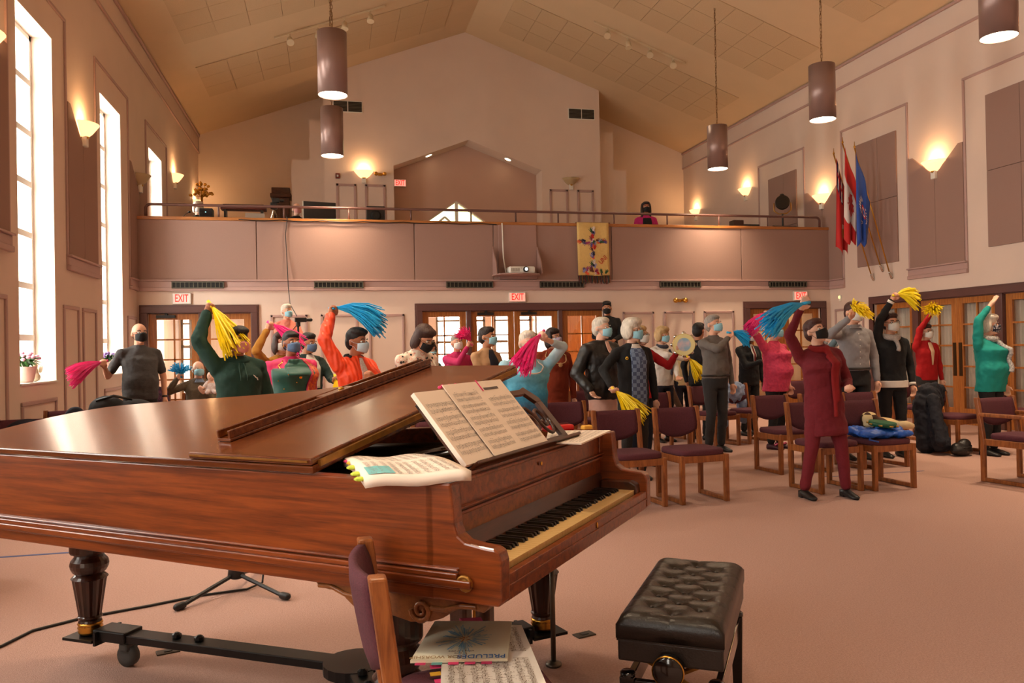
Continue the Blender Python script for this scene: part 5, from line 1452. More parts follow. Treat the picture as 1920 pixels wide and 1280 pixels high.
# 10 patterned blouse
pb = mat('patterned blouse', srgb(232, 214, 192), .8, var=1.0, scale=24, tex='voronoi', col2=srgb(30, 22, 26), bump=.2, bscale=20)
nt = pb.node_tree; rp = [n_ for n_ in nt.nodes if n_.type == 'VALTORGB'][0]; rp.color_ramp.elements[0].position = .28; rp.color_ramp.elements[1].position = .34
el = rp.color_ramp.elements.new(.5); el.color = (*srgb(222, 150, 128), 1); el = rp.color_ramp.elements.new(.56); el.color = (*srgb(236, 222, 204), 1); el = rp.color_ramp.elements.new(.36); el.color = (*srgb(240, 226, 206), 1)
f = Fig('woman with brown hair and black mask in a patterned blouse looking down', .72, 7.25, 38, 1.64, 'light', hair=('shag', 'brown'), mask='black', top=pb, hem=.84, bottom=blackc, L=('l', .1, -.3, 1.0), R=('l', -.05, -.3, .98), lean=.16, head=(8, 24), wide=1.12, bust=.03, glasses='gold')
# 11 teal person behind
Fig('person in teal with pale mask half hidden behind the patterned blouse', 1.0, 8.55, 35, 1.5, 'light', hair=('bob', 'dark'), mask='blue', top=mat('teal print', srgb(20, 92, 100), .8, var=.6, scale=30, col2=srgb(150, 180, 150)), hem=.84, bottom=blackc, head=(0, 15))
# 12 pink sleeve person
f = Fig('person in a magenta jacket behind the beige jacket, fist raised', 1.62, 10.45, 20, 1.58, 'light', hair=('short', 'grey'), mask='white', top=C('magenta jacket', (190, 40, 96)), hem=.82, bottom=charcoal, R=(1.72, 10.2, 1.40), hr='fist')
held(f, -1, 'pink', 'pink pompom flung flat in front of the middle glass doors', (-.35, -.3, .6), length=.3, spread=.4, seed=7, droop=.1)
# 13 beige jacket
bj = C('beige jacket', (190, 150, 112))
f = Fig('man in a beige jacket and blue mask looking right before the glass doors', 1.72, 8.9, 45, 1.63, 'tan', hair=('short', 'dark'), mask='blue', top=bj, hem=.84, bottom=charcoal, L=('l', .08, -.26, .98), R=('l', -.04, -.27, .98), head=(18, 0), wide=1.1)
f.patch('navy_shirt', navy, -34, 24, .84, 1.44, .02, taper=lambda j: 1 - .45 * j)
# 14 blue ombre sweater
om = bpy.data.materials.new('blue ombre knit'); om.use_nodes = True; _mats['blue ombre knit'] = om
N_ = om.node_tree.nodes; L_n = om.node_tree.links
tc = N_.new('ShaderNodeTexCoord'); sp = N_.new('ShaderNodeSeparateXYZ'); L_n.new(tc.outputs['Object'], sp.inputs[0])
nz = N_.new('ShaderNodeTexNoise'); nz.inputs['Scale'].default_value = 40; L_n.new(tc.outputs['Object'], nz.inputs['Vector'])
ma = N_.new('ShaderNodeMath'); ma.operation = 'MULTIPLY_ADD'; ma.inputs[1].default_value = .14; L_n.new(nz.outputs['Fac'], ma.inputs[0]); L_n.new(sp.outputs['Z'], ma.inputs[2])
mr = N_.new('ShaderNodeMapRange'); mr.inputs['From Min'].default_value = .72; mr.inputs['From Max'].default_value = 1.42; L_n.new(ma.outputs[0], mr.inputs[0])
rp = N_.new('ShaderNodeValToRGB'); L_n.new(mr.outputs[0], rp.inputs[0])
for i, (p_, c_) in enumerate(((0, (110, 112, 122)), (.25, (66, 78, 104)), (.45, (56, 140, 176)), (.7, (110, 190, 214)), (1, (184, 206, 214)))):
    e_ = rp.color_ramp.elements[i] if i < 2 else rp.color_ramp.elements.new(p_); e_.position = p_; e_.color = (*srgb(*c_), 1)
bs = N_['Principled BSDF']; bs.inputs['Roughness'].default_value = .95; L_n.new(rp.outputs[0], bs.inputs['Base Color'])
wv = N_.new('ShaderNodeTexVoronoi'); wv.inputs['Scale'].default_value = 90; L_n.new(tc.outputs['Object'], wv.inputs['Vector'])
bp_ = N_.new('ShaderNodeBump'); bp_.inputs['Strength'].default_value = .6; L_n.new(wv.outputs['Distance'], bp_.inputs['Height']); L_n.new(bp_.outputs[0], bs.inputs['Normal'])
f = Fig('elderly woman in a blue ombre knit sweater behind the music stand, arm raised', 1.66, 6.86, 18, 1.54, 'pale', hair=('short', 'white'), mask='floral', top=om, hem=.76, sleeve=.8, bottom=C('cream slacks', (214, 196, 170)), L=(1.80, 6.62, 1.45), hl='fist', wide=1.3, belly=.05, bust=.04, pL=(1, 0, .2), head=(0, 6), tilt=.05)
f.necklace(pearl, .13, .007)
held(f, 1, 'pink', 'pink pompom shaken in front of the blue sweater woman\'s face', (-.6, -.35, -.5), length=.3, spread=.35, seed=8)
# 15 rust dress
rc_ = C('rust dress', (132, 46, 16))
f = Fig('woman with a dark bob in a rust dress with a pendant', 2.50, 8.9, 25, 1.61, 'light', hair=('bob', 'dark'), mask='lilac', top=rc_, hem=.70, skirt=rc_, glasses='dark', head=(15, 0), wide=1.12, bust=.03, belly=.03, flare=.01)
f.necklace(mat('beige beads', srgb(200, 160, 110), .4), .15, .006, .026)
# 16 puffer jacket
pf = mat('black puffer', srgb(26, 25, 26), .4, bump=.9, bscale=9, var=.1, tex='wave', stretch=(.2, .2, 1))
f = Fig('elderly man in a black puffer jacket and pink shirt, left of the white-haired woman', 2.86, 8.25, 45, 1.70, 'pale', hair=('short', 'white'), mask='blue', top=pf, hem=.82, bottom=C('black leather trousers', (26, 26, 26), .4), R=('l', -.30, -.12, .93), head=(10, 0), wide=1.24, bulk=.018)
f.patch('pink_shirt', C('pale pink shirt', (234, 184, 166)), -13, 13, 1.3, 1.45, .03, taper=lambda j: .3 + .7 * j)
f.patch('shirt_tail', C('pale pink shirt', (234, 184, 166)), -100, 40, .70, .83, .006, n=20)
# 17 white hair, black cardigan
kb = mat('blue woven top', srgb(120, 140, 170), .9, var=.7, scale=26, col2=srgb(40, 50, 86), tex='checker', bump=.3, bscale=60)
f = Fig('woman with fluffy white hair and glasses in a black cardigan over a blue woven top', 3.04, 7.80, 30, 1.66, 'pale', hair=('full', 'white'), mask='blue', top=C('black cardigan', (22, 22, 24)), hem=.66, bottom=charcoal, R=(2.70, 7.50, .98), hr='fist', glasses='gold', head=(22, 0), wide=1.1, flare=.0, pR=(-.9, .2, -.3))
f.patch('blue_top', kb, -27, 27, .72, 1.42, .02, n=14)
f.patch('white_collar', white_c, -26, 26, 1.40, 1.45, .022)
b_ = MB().ell(f.on(-40, 1.30, .02), (.018, .008, .018), n=10, m=6).build('flower_brooch', mat('yellow brooch', srgb(240, 190, 40), .5), f.root, True)
MB().ell(f.on(-40, 1.30, .028), (.007, .006, .007), n=8, m=6).build('brooch_centre', M_iris, b_, True)
held(f, -1, 'yellow', 'yellow pompom swung low by the white-haired woman in front of her skirt', (.45, -.3, -.45), length=.33, spread=.55, seed=9)
# 18 red cardigan with tambourine
f = Fig('woman in a red cardigan and dark glasses holding out a tambourine', 3.45, 8.62, 42, 1.62, 'pale', hair=('bob', 'blonde'), mask='white', top=C('red cardigan', (172, 14, 20)), hem=.82, bottom=navy, L=(3.78, 8.35, 1.29), hl='fist', glasses='dark', wide=1.08, head=(8, 0), pL=(.4, .2, -.9))
f.scarf(C('dark print scarf', (40, 30, 34), var=.6), ((0, 1.38, 1.25, .03),), .022)
c, d, n_ = f.hand_world(1)
tb = thing('tambourine', 'round cream tambourine held up facing the camera', 'tambourine', c + Vector((.06, -.02, .02)), 0)
tb.rotation_euler = (PI / 2, 0, -.35)
prf = [(.118, -.022), (.124, -.022), (.124, .022), (.118, .022)]
MB().lathe(prf + [prf[0]], n=28, cap=False).build('frame', mat('gold frame', srgb(226, 190, 90), .4, .3), tb, True)
sk = MB().lathe([(.12, .02), (.12, .023)], n=28).build('skin', mat('cream drum skin', srgb(240, 226, 160), .5), tb)
MB().lathe([(.075, .023), (.075, .0245)], n=24).build('printed_disc', mat('disc print', srgb(150, 190, 210), .5, var=.8, scale=14, col2=srgb(236, 200, 200)), sk)
for i in range(8):
    a = 2 * PI * i / 8; MB().lathe([(.02, -.008), (.022, 0), (.02, .008)], (.126 * math.cos(a), .126 * math.sin(a), 0), 10).build('jingle', M_chrome, tb, True)
# 19 blonde
f = Fig('woman with blonde curls in a white sweater behind the tambourine', 4.62, 10.7, 36, 1.64, 'light', hair=('full', 'blonde'), mask='blue', top=white_c, hem=.84, bottom=navy, R=('l', .16, -.3, 1.24), L=('l', .06, -.3, .98), hr='fist', wide=1.08, head=(10, 4), pR=(-.8, -.2, .1), bust=.02)
f.scarf(C('grey scarf', (66, 66, 78), var=.6), ((20, 1.38, 1.0, .035),), .03)
held(f, -1, 'yellow', 'yellow pompom below the tambourine by the blonde woman', (.5, -.3, -.6), length=.24, spread=.5, seed=10)
# 20 young person in cream
f = Fig('dark-haired girl in a cream jacket behind the tambourine', 5.35, 11.6, 30, 1.52, 'tan', hair=('bob', 'dark'), mask=None, top=C('cream jacket', (206, 176, 126)), hem=.84, bottom=navy, L=('l', .1, -.25, .98), hl='fist')
held(f, 1, 'pink', 'pink pompom hanging from the girl in the cream jacket', (0, -.3, -.8), length=.24, spread=.3, seed=11)
# 21 man in black at the wall
riser(4.96, 13.9, 'wooden step under the man in black by the middle doors')
Fig('man in a black shirt, cap-like dark hair and black mask standing high by the wall', 4.96, 13.95, 5, 1.76, 'tan', z0=.44, hair=('boy', 'black'), mask='black', top=C('black shirt', (18, 17, 19)), hem=.84, bottom=blackc, wide=1.15, L=('l', .1, -.25, 1.02), R=('l', -.1, -.25, 1.02), head=(-6, 4))
# 22 grey shirt man
f = Fig('man in a grey button shirt with a blue pompom at his chest', 4.80, 9.45, 42, 1.76, 'light', hair=('short', 'grey'), mask='blue', top=C('grey shirt', (112, 104, 98)), hem=.92, bottom=charcoal, R=('l', .03, -.22, 1.42), hr='fist', head=(8, -6), wide=1.1, belly=.04, pR=(-.7, -.3, -.5))
MB().tube([f.on(a_, .96, .002) for a_ in range(-180, 181, 15)], .014, 6).build('belt', M_black, f.root)
held(f, -1, 'blue', 'blue pompom in front of the grey-shirted man', (.8, -.2, .0), length=.22, spread=.5, seed=12)
# 23 dark jacket man
Fig('man in a dark waistcoat turned away behind the grey shirt', 5.22, 10.75, 150, 1.70, 'tan', hair=('short', 'black'), mask=None, top=C('dark waistcoat', (36, 36, 40)), hem=.84, bottom=blackc)
# 24 suit
f = Fig('bald man in a black suit and white mask holding a sheet of paper', 6.12, 10.95, 40, 1.62, 'dark', hair=('fringe', 'grey'), mask='white', top=C('black suit', (24, 24, 26)), hem=.80, bottom=blackc, R=('l', .03, -.27, 1.18), hr='fist', head=(12, 0), wide=1.1)
f.patch('white_shirt', white_c, -14, 14, 1.18, 1.45, .016, taper=lambda j: .4 + .6 * j)
f.patch('red_tie', C('dark red tie', (120, 34, 32)), -4, 4, 1.18, 1.43, .026)
c, d, n_ = f.hand_world(-1)
pp_ = thing('paper_sheet', 'white folded sheet held by the man in the black suit', 'paper', c + Vector((0, -.03, .03)), .4)
MB().prism([(-.11, -.05), (.09, -.1), (.13, .05), (-.04, .11)], -.002, .002, 'y').build('sheet', M_paper2, pp_)
for k_ in range(4): MB().prism([(-.06 + .02 * k_, .05 - .035 * k_), (.06 + .01 * k_, .02 - .035 * k_), (.06 + .01 * k_, .015 - .035 * k_), (-.06 + .02 * k_, .045 - .035 * k_)], -.0035, -.0025, 'y').build('text_line', M_ink2, pp_)
# 25 pink top
pk = mat('pink crinkled top', srgb(228, 70, 104), .8, var=.4, scale=30, col2=srgb(170, 40, 80), bump=.6, bscale=40)
f = Fig('woman in a loose pink top with grey hair waving a pink pompom overhead', 5.66, 9.45, 58, 1.66, 'pale', hair=('short', 'grey'), mask='blue', top=pk, sleeve=.38, hem=.78, bottom=blackc, shoe=mat('maroon shoe', srgb(60, 18, 36), .5), R=(5.47, 9.36, 1.70), hr='fist', glasses='dark', wide=1.3, belly=.09, bust=.04, flare=.05, head=(8, -6), pR=(-.8, .2, -.3))
for sd in (-1, 1):
    an = f.leg[sd][2]; MB().tube([an + Vector((-.04, -.08, -.02)), an + Vector((0, -.09, -.005)), an + Vector((.04, -.08, -.02))], .012, 6).build('shoe_strap', mat('magenta strap', srgb(190, 60, 110), .5), f.root)
held(f, -1, 'pink', 'pink pompom swung left over the pink-top woman\'s head', (-.75, -.2, -.35), length=.34, spread=.35, seed=13)
# 26 maroon
mr_ = C('maroon knit', (112, 22, 34), var=.2, scale=60)
f = Fig('woman in a maroon tunic and trousers with a black mask, arm thrown up', 4.28, 6.36, 30, 1.60, 'pale', hair=('short', 'auburn'), mask='black', top=mr_, hem=.60, bottom=mr_, shoe=M_black, R=(3.98, 6.22, 1.66), hr='open', L=('l', .14, -.2, 1.05), hl='fist', wide=1.14, bust=.03, stance=.2, flare=.03, head=(18, -12), tilt=-.08, pR=(-1, 0, -.2), legL=-.05)
f.scarf(C('dark red scarf', (134, 16, 18)), ((14, 1.40, .92, .055), (4, 1.36, .78, .04)), .034)
for sd in (-1, 1):
    an = f.leg[sd][2]; MB().bx(an.x - .03, an.x + .03, an.y + .0, an.y + .06, an.z - .085, an.z - .02).build('block_heel', M_black, f.root)
held(f, -1, 'blue', 'blue pompom streaming left from the maroon woman\'s raised hand', (-.8, -.1, -.12), length=.42, spread=.28, seed=14, droop=.14)
# 27 grey-haired person behind
f = Fig('grey-haired person in a slate sweater, forearm raised, behind the maroon tunic', 6.25, 9.1, 40, 1.52, 'pale', hair=('short', 'grey'), mask='pale', top=C('slate sweater', (92, 112, 124)), hem=.82, bottom=charcoal, R=(6.2, 8.85, 1.46), hr='fist', pR=(-.6, -.6, -.2))
# 28 tall man
f = Fig('tall man in a pale grey dress shirt, yellow pompom over his face', 6.02, 8.32, 28, 1.86, 'light', hair=('short', 'auburn'), mask='white', top=C('pale grey shirt', (140, 136, 138)), hem=.96, bottom=blackc, R=(5.74, 8.02, 1.64), hr='fist', wide=1.0, pR=(-.8, 0, -.5), head=(8, 0))
for k_ in range(6): MB().ell(f.on(0, 1.36 - .065 * k_, .012), (.006, .004, .006), n=8, m=5).build('button', white_c, f.root)
MB().tube([f.on(a_, .985, .002) for a_ in range(-180, 181, 15)], .014, 6).build('belt', M_black, f.root)
f.patch('shirt_collar', C('pale grey shirt', (140, 136, 138)), -40, 40, 1.42, 1.46, .02)
held(f, -1, 'yellow', 'yellow pompom hiding the tall man\'s face', (.12, -.3, .3), length=.21, spread=1.0, seed=15)
# 29 black sweater
f = Fig('woman in a black sweater with white cuffs and pale scarf, yellow pompom held high', 6.52, 8.32, 30, 1.72, 'light', hair=('short', 'brown'), mask='white', top=C('black sweater', (20, 20, 22)), hem=.84, bottom=C('black trousers', (22, 22, 24)), R=(6.50, 8.20, 1.96), hr='fist', glasses='dark', head=(0, 0), wide=1.05)
f.patch('white_hem', white_c, -180, 180, .83, .91, .014, n=40)
f.cuff(1, white_c); f.cuff(-1, white_c)
f.scarf(mat('pale speckled scarf', srgb(190, 182, 176), .9, var=.5, scale=60), ((0, 1.40, 1.26, .05),), .04)
held(f, -1, 'yellow', 'highest yellow pompom against the wall above the black sweater', (.55, -.2, .12), length=.24, spread=.7, seed=16)
# 30 red cardigan by doors
f = Fig('woman in a red cardigan by the glazed doors with a yellow pompom overhead', 8.55, 10.15, 40, 1.62, 'pale', hair=('short', 'brown'), mask='white', top=C('scarlet cardigan', (176, 12, 18)), hem=.84, bottom=charcoal, R=(8.55, 10.05, 1.75), hr='fist', wide=1.05, glasses='gold')
f.patch('cream_blouse', C('cream blouse', (232, 196, 160)), -14, 14, 1.08, 1.43, .016, taper=lambda j: .2 + .8 * j)
held(f, -1, 'yellow', 'yellow pompom in front of the door panes above the red cardigan', (-.3, -.3, .3), length=.24, spread=.7, seed=17)
# 31 teal
tl = C('teal sweater', (20, 146, 136), var=.15)
f = Fig('woman in a teal sweater and lacy scarf, bare hand raised, at the right', 7.66, 8.06, 62, 1.67, 'pale', hair=('full', 'white'), mask='navydot', top=tl, hem=.78, bottom=blackc, R=(7.62, 7.98, 1.78), hr='open', wide=1.3, belly=.08, bust=.04, flare=.04, head=(10, 0), sleeve=.92, pR=(-.8, .3, -.1))
f.scarf(mat('lacy scarf', srgb(196, 190, 184), .9, var=.7, scale=60, col2=srgb(110, 106, 110), tex='voronoi'), ((6, 1.38, 1.02, .06),), .04)
f.watch(1, M_black)
# balcony people (seated behind the parapet)
Fig('white-haired person seated in the balcony corner behind the rail', -2.36, 15.75, 10, 1.62, 'pale', z0=2.97, hair=('full', 'white'), mask='white', seated=True, top=C('dark green coat', (40, 44, 36)), hem=.9, bottom=charcoal, vox=.016)
Fig('person peering past the big monitor in the balcony', -.60, 15.95, 20, 1.70, 'pale', z0=2.97, hair=('fringe', 'grey'), mask='pink', seated=True, top=C('black balcony coat', (26, 25, 26)), hem=.9, bottom=charcoal, vox=.016)
f = Fig('woman with long dark hair and magenta jacket at the balcony rail', 6.36, 15.4, 12, 1.80, 'brown', z0=2.97, hair=('long', 'dark'), mask='black', seated=True, top=C('magenta zip jacket', (190, 36, 110)), hem=.9, bottom=charcoal, vox=.016)
f.patch('dark_shirt', blackc, -28, 28, .95, 1.38, .018)
# ------------------------------------------------------------------ balcony: raised tier, sound desk and equipment
struct(MB().bx(XL, XR, 15.0, 19.4, 2.72, 2.97).build('floor_tier', M_carpet))
desk_o = thing('sound_desk', 'long brown desk of the balcony sound crew behind the rail', 'desk', (-.7, 15.35, 2.97))
MB().bx(-1.95, 1.95, -.3, .3, .72, .76).build('desk_top', M_pcarve, desk_o, bevel=.006)
for x in (-1.85, 0, 1.85): MB().bx(x - .03, x + .03, -.25, .25, 0, .72).build('leg', M_pcarve, desk_o)
DZ = 3.73
def eq(name, label, cat, x, y, z=DZ, rz=0): return thing(name, label, cat, (x, y, z), rz)
e = eq('monitor', 'large black monitor seen from behind on the sound desk', 'monitor', -.16, 15.25, rz=.22)
MB().bx(-.30, .30, -.02, .02, .08, .42).build('screen', M_black, e, bevel=.01)
MB().bx(-.31, -.30, -.022, .022, .08, .42).build('bezel', M_white, e)
MB().bx(-.03, .03, .0, .03, 0, .1).bx(-.12, .12, -.08, .08, 0, .015).build('stand', M_black, e)
e = eq('speaker_box', 'black speaker on the balcony desk under the wall frame', 'speaker', .86, 15.2)
MB().bx(-.17, .17, -.1, .1, 0, .34).build('cabinet', M_black, e, bevel=.01)
MB().lathe([(.09, 0), (.1, .01), (.06, .012)], (0, -.1, .16), 20, Matrix.Rotation(PI / 2, 3, 'X')).build('cone', M_dark, e, True)
MB().bx(-.02, .02, -.104, -.1, .28, .29).build('badge', M_chrome, e)
e = eq('video_tripod', 'camcorder on a silver tripod among the balcony equipment', 'tripod', -.98, 15.3)
for a in (.4, 2.5, 4.6): MB().tube([(0, 0, .28), (.12 * math.cos(a), .12 * math.sin(a), 0)], .012, 6).build('leg', M_chrome, e)
MB().bx(-.06, .06, -.04, .04, .28, .40).build('head', M_black, e, bevel=.01)
MB().bx(-.03, .1, -.03, .03, .40, .48).cap((.1, 0, .44), (.16, 0, .44), .022, .026, 10).build('camcorder', M_black, e, bevel=.006)
e = eq('electric_keyboard', 'long red-brown keyboard case lying on the balcony desk', 'keyboard', -1.52, 15.45)
MB().bx(-.40, .40, -.12, .12, .27, .34).build('case', mat('red brown case', srgb(92, 34, 26), .4), e, bevel=.012)
MB().bx(-.36, .36, -.1, .1, .34, .37).build('cover', C('dark dust cover', (44, 30, 28)), e, bevel=.01)
MB().bx(-.34, -.30, -.1, .1, 0, .27).bx(.30, .34, -.1, .1, 0, .27).build('stand', M_black, e)
e = eq('mixer_rack', 'small black equipment rack behind the white-haired balcony person', 'amplifier', -2.12, 15.1)
MB().bx(-.11, .11, -.12, .12, 0, .22).build('case', M_black, e, bevel=.006)
for k_ in range(3): MB().bx(-.10, .10, -.126, -.12, .02 + .065 * k_, .07 + .065 * k_).build('panel', charcoal, e)
MB().ell((0, -.128, .15), (.008, .004, .008), n=8, m=5).build('indicator', emission('cyan led', (.3, .9, 1), 3), e)
e = eq('laptop', 'open grey laptop on the balcony desk by the tripod', 'laptop', -1.30, 15.15, rz=.1)
MB().bx(-.17, .17, -.11, .11, 0, .018).build('base', charcoal, e)
MB().prism([(.10, .018), (.11, .018), (.16, .2), (.15, .2)], -.17, .17, 'x').build('lid', mat('laptop lid', srgb(190, 180, 170), .4), e)
e = eq('desk_microphone', 'gooseneck microphone at the left end of the balcony desk', 'microphone', -2.55, 15.2)
MB().lathe([(.05, 0), (.05, .015), (.01, .02)], n=16).build('base', M_black, e, True)
MB().tube([(0, 0, .02), (.0, 0, .08), (.06, -.02, .14), (.12, -.04, .17)], .006, 6).build('gooseneck', M_black, e, True)
MB().ell((.13, -.045, .175), (.025, .018, .018)).build('capsule', M_black, e, True)
e = thing('gilt_tree', 'tall gilt floral tree ornament in the left balcony corner', 'ornament', (-2.62, 18.0, 2.97))
MB().tube([(0, 0, 0), (0, 0, 1.75)], .022, 8).build('stem', M_brass, e, True)
MB().lathe([(.16, 0), (.16, .03), (.04, .06)], n=20).build('base', M_brass, e, True)
r_ = random.Random(4)
for k_ in range(34):
    a, b_, q = r_.uniform(0, 6.28), r_.uniform(-.3, 1.5), r_.uniform(.10, .24)
    c_ = (q * math.cos(a) * math.cos(b_), q * .6 * math.sin(a) * math.cos(b_), 1.80 + q * math.sin(b_))
    MB().ell(c_, (.035, .025, .03), Matrix.Rotation(a, 3, 'Y'), 8, 6).tube([(0, 0, 1.72), c_], .005, 4).build('flower', M_brass, e, True)
e = thing('wooden_cabinet', 'dark wooden cabinet with a cornice beside the gallery pier', 'cabinet', (-1.14, 20.65, 2.72), 0)
e.scale = (1, 1, 1.22)
MB().bx(-.20, .20, -.2, .2, 0, 2.02).build('carcass', M_pd, e, bevel=.006)
MB().bx(-.25, .25, -.25, .25, 2.02, 2.10).bx(-.22, .22, -.22, .22, 2.10, 2.22).build('cornice', M_pd, e, bevel=.01)
for x in (-.1, .1): MB().bx(x - .09, x + .09, -.215, -.2, .1, 1.9).build('door', M_pd, e, bevel=.004)
e = eq('hymn_box', 'dark box of hymn books on the balcony ledge at the right', 'box', 8.05, 14.75, 3.70)
MB().bx(-.12, .10, -.1, .1, -.98, .16).build('case', mat('dark brown box', srgb(54, 30, 24), .6), e, bevel=.006)
MB().bx(.10, .45, -.1, .1, -.98, .08).build('lower_case', mat('charcoal box', srgb(52, 46, 42), .6), e, bevel=.006)
e = eq('music_stand', 'black music stand lying low behind the right end of the rail', 'music stand', 9.25, 14.85, 2.72)
MB().tube([(0, 0, 0), (0, 0, 1.0)], .012, 8).build('pole', M_black, e)
for a in (0, 2.1, 4.2): MB().tube([(0, 0, .15), (.25 * math.cos(a), .25 * math.sin(a), 0)], .01, 6).build('foot', M_black, e)
MB().box((0, 0, 1.05), (.5, .32, .015), Matrix.Rotation(.25, 3, 'X')).build('desk', M_black, e, bevel=.004)
# theatre spotlight on the right
e = thing('theatre_spotlight', 'vintage black theatre spotlight on a stand at the right end of the balcony', 'spotlight', (9.42, 15.3, 2.97), -.5)
MB().tube([(0, 0, 0), (0, 0, 1.15)], .018, 8).build('pole', M_black, e)
for a in (0.5, 2.6, 4.7): MB().tube([(0, 0, .2), (.3 * math.cos(a), .3 * math.sin(a), 0)], .012, 6).build('foot', M_black, e)
Mx = Matrix.Rotation(PI / 2, 3, 'X')
MB().lathe([(.07, -.2), (.11, -.15), (.13, -.02), (.15, .0), (.15, .1), (.135, .1)], (0, 0, 1.38), 22, Mx).build('drum', mat('black bronze', srgb(40, 34, 26), .35, .6), e, True)
MB().lathe([(.132, .085), (.132, .09)], (0, 0, 1.38), 22, Mx).build('lens', mat('dark lens', srgb(40, 40, 30), .08, .3), e)
MB().tube([(-.17, 0, 1.38), (-.17, 0, 1.22), (-.08, 0, 1.15), (.08, 0, 1.15), (.17, 0, 1.22), (.17, 0, 1.38)], .012, 6).build('yoke', M_brass, e, True)
MB().lathe([(.04, 0), (.05, .05), (.03, .07)], (0, .1, 1.52), 12).build('vent_cap', M_black, e, True)

# ------------------------------------------------------------------ projector, its bracket, and the cable
e = thing('projector_bracket', 'mauve shelf bracket holding the projector on the balcony front', 'shelf', (3.35, D - .03, 2.64))
M_br = mat('bracket paint', srgb(160, 126, 116), .5)
MB().bx(-.32, .40, -.03, 0, 0, 1.0).build('back_plate', M_br, e, bevel=.006)
m = MB(); rows = [(-.46, -.03), (-.46, -.2), (-.38, -.42), (0, -.52), (.34, -.42), (.42, -.2), (.42, -.03)]
m.prism(rows, .05, .075); m.build('shelf', M_br, e, bevel=.006)
for x in (-.44, .40): MB().prism([(-.03, .07), (-.03, .60), (-.07, .55), (-.30, .30), (-.38, .07)], x, x + .02, 'x').build('side_cheek', M_br, e, bevel=.004)
e = thing('projector', 'white video projector with glowing lens on the bracket', 'projector', (3.38, D - .28, 2.716), 0)
MB().bx(-.24, .24, -.16, .16, 0, .125).build('housing', M_white, e, bevel=.03, seg=3)
MB().lathe([(.05, 0), (.05, .03), (.04, .032)], (.06, -.16, .068), 20, Matrix.Rotation(PI / 2, 3, 'X')).build('lens_ring', M_black, e, True)
MB().lathe([(.026, .03), (.026, .034)], (.065, -.16, .07), 16, Matrix.Rotation(PI / 2, 3, 'X')).build('lens', emission('projector beam', (.9, 1, .95), 8), e)
for k_ in range(8): MB().bx(-.20 + .02 * k_, -.192 + .02 * k_, -.162, -.158, .03, .09).build('vent_slot', M_vent, e)
MB().ell((-.02, -.162, .09), (.006, .004, .006), n=8, m=5).build('sensor', M_black, e)
MB().tube([(-.28, .20, .95), (-.28, .14, .3), (-.26, .05, .02), (-.1, .17, .03)], .012, 6).build('power_cable', M_white, e, True)
cb = MB().tube([(-.713, D - .06, 3.73), (-.70, D - .05, 3.68), (-.735, D - .05, 3.41), (-.72, D - .05, 3.1), (-.703, D - .09, 2.66), (-.70, D - .09, 2.5), (-.672, D - .07, 2.2), (-.52, 13.17, 1.95)], .007, 6).build('camera_cable', M_black, smooth=True)
tag(cb, 'thin black cable running down the balcony front to the camcorder', 'cable')
cb = MB().tube([(-1.5 + .1 * k_, D - .06, 3.66 - .02 * abs(math.sin(k_ * .45))) for k_ in range(46)], .008, 5).build('edge_cable', M_black, smooth=True)
tag(cb, 'black cable clipped along the balcony cap towards the projector', 'cable')

# ------------------------------------------------------------------ banner
bn = thing('cross_banner', 'cream banner with a cross of coloured hands hanging from the balcony', 'banner', (4.835, D - .075, 2.70))
M_bn = mat('cream banner cloth', srgb(222, 188, 116), .9, var=.12, scale=30, bump=.2, bscale=120)
MB().grid(lambda i, j: (-.31 + .62 * i + .015 * (1 - j), -.02 + .008 * math.sin(8 * i + 3 * j), 1.0 * j), 12, 12).build('cloth', M_bn, bn, True, solid=.006)
MB().tube([(-.33, 0, 1.0), (.35, 0, 1.0)], .012, 6).build('rod', M_pcarve, bn)
r_ = random.Random(9)
cols = [srgb(196, 44, 40), srgb(226, 96, 60), srgb(96, 80, 140), srgb(150, 150, 196), srgb(40, 44, 70), srgb(60, 96, 60), srgb(226, 214, 206), srgb(170, 70, 110), srgb(110, 60, 50)]
spots = []
for k_ in range(34): spots.append((r_.uniform(-.035, .035), .10 + .76 * k_ / 33, PI / 2 + r_.uniform(-.35, .35)))
for k_ in range(7): spots.append((-.08 - .028 * k_, .64 + r_.uniform(-.03, .03), PI + r_.uniform(-.3, .3))); spots.append((.08 + .022 * k_, .64 + r_.uniform(-.03, .03), r_.uniform(-.3, .3)))
for k_ in range(16): spots.append((r_.uniform(-.24, .26), .05 + r_.uniform(-.02, .06), r_.uniform(.6, 2.5)))
for q, (x, z, a) in enumerate(spots):     # each hand: palm and fingers as flat applique
    m = MB(); ca, sa = math.cos(a), math.sin(a); s_ = .75
    R2 = lambda u, v: (x + s_ * (u * ca - v * sa), -.026 - .0015 * (q % 7), z + s_ * (u * sa + v * ca))
    poly = [R2(.03 * math.cos(t), .028 * math.sin(t)) for t in [2 * PI * k_ / 8 for k_ in range(8)]]
    o = len(m.v); m.v += poly; m.f.append(tuple(range(o, o + 8)))
    for t in (-.5, -.17, .17, .5, 1.3):
        L = .075 if abs(t) < .4 else .06
        u0, v0 = .02 * math.cos(t), .03 * math.sin(t); u1, v1 = u0 + L * math.cos(t * .6), v0 + L * math.sin(t * .6)
        px, py = -math.sin(t) * .007, math.cos(t) * .007
        o = len(m.v); m.v += [R2(u0 - px, v0 - py), R2(u1 - px, v1 - py), R2(u1 + px, v1 + py), R2(u0 + px, v0 + py)]; m.f.append((o, o + 1, o + 2, o + 3))
    ci = q % len(cols); m.build('hand_applique', mat('applique %d' % ci, cols[ci], .9), bn, solid=.001)
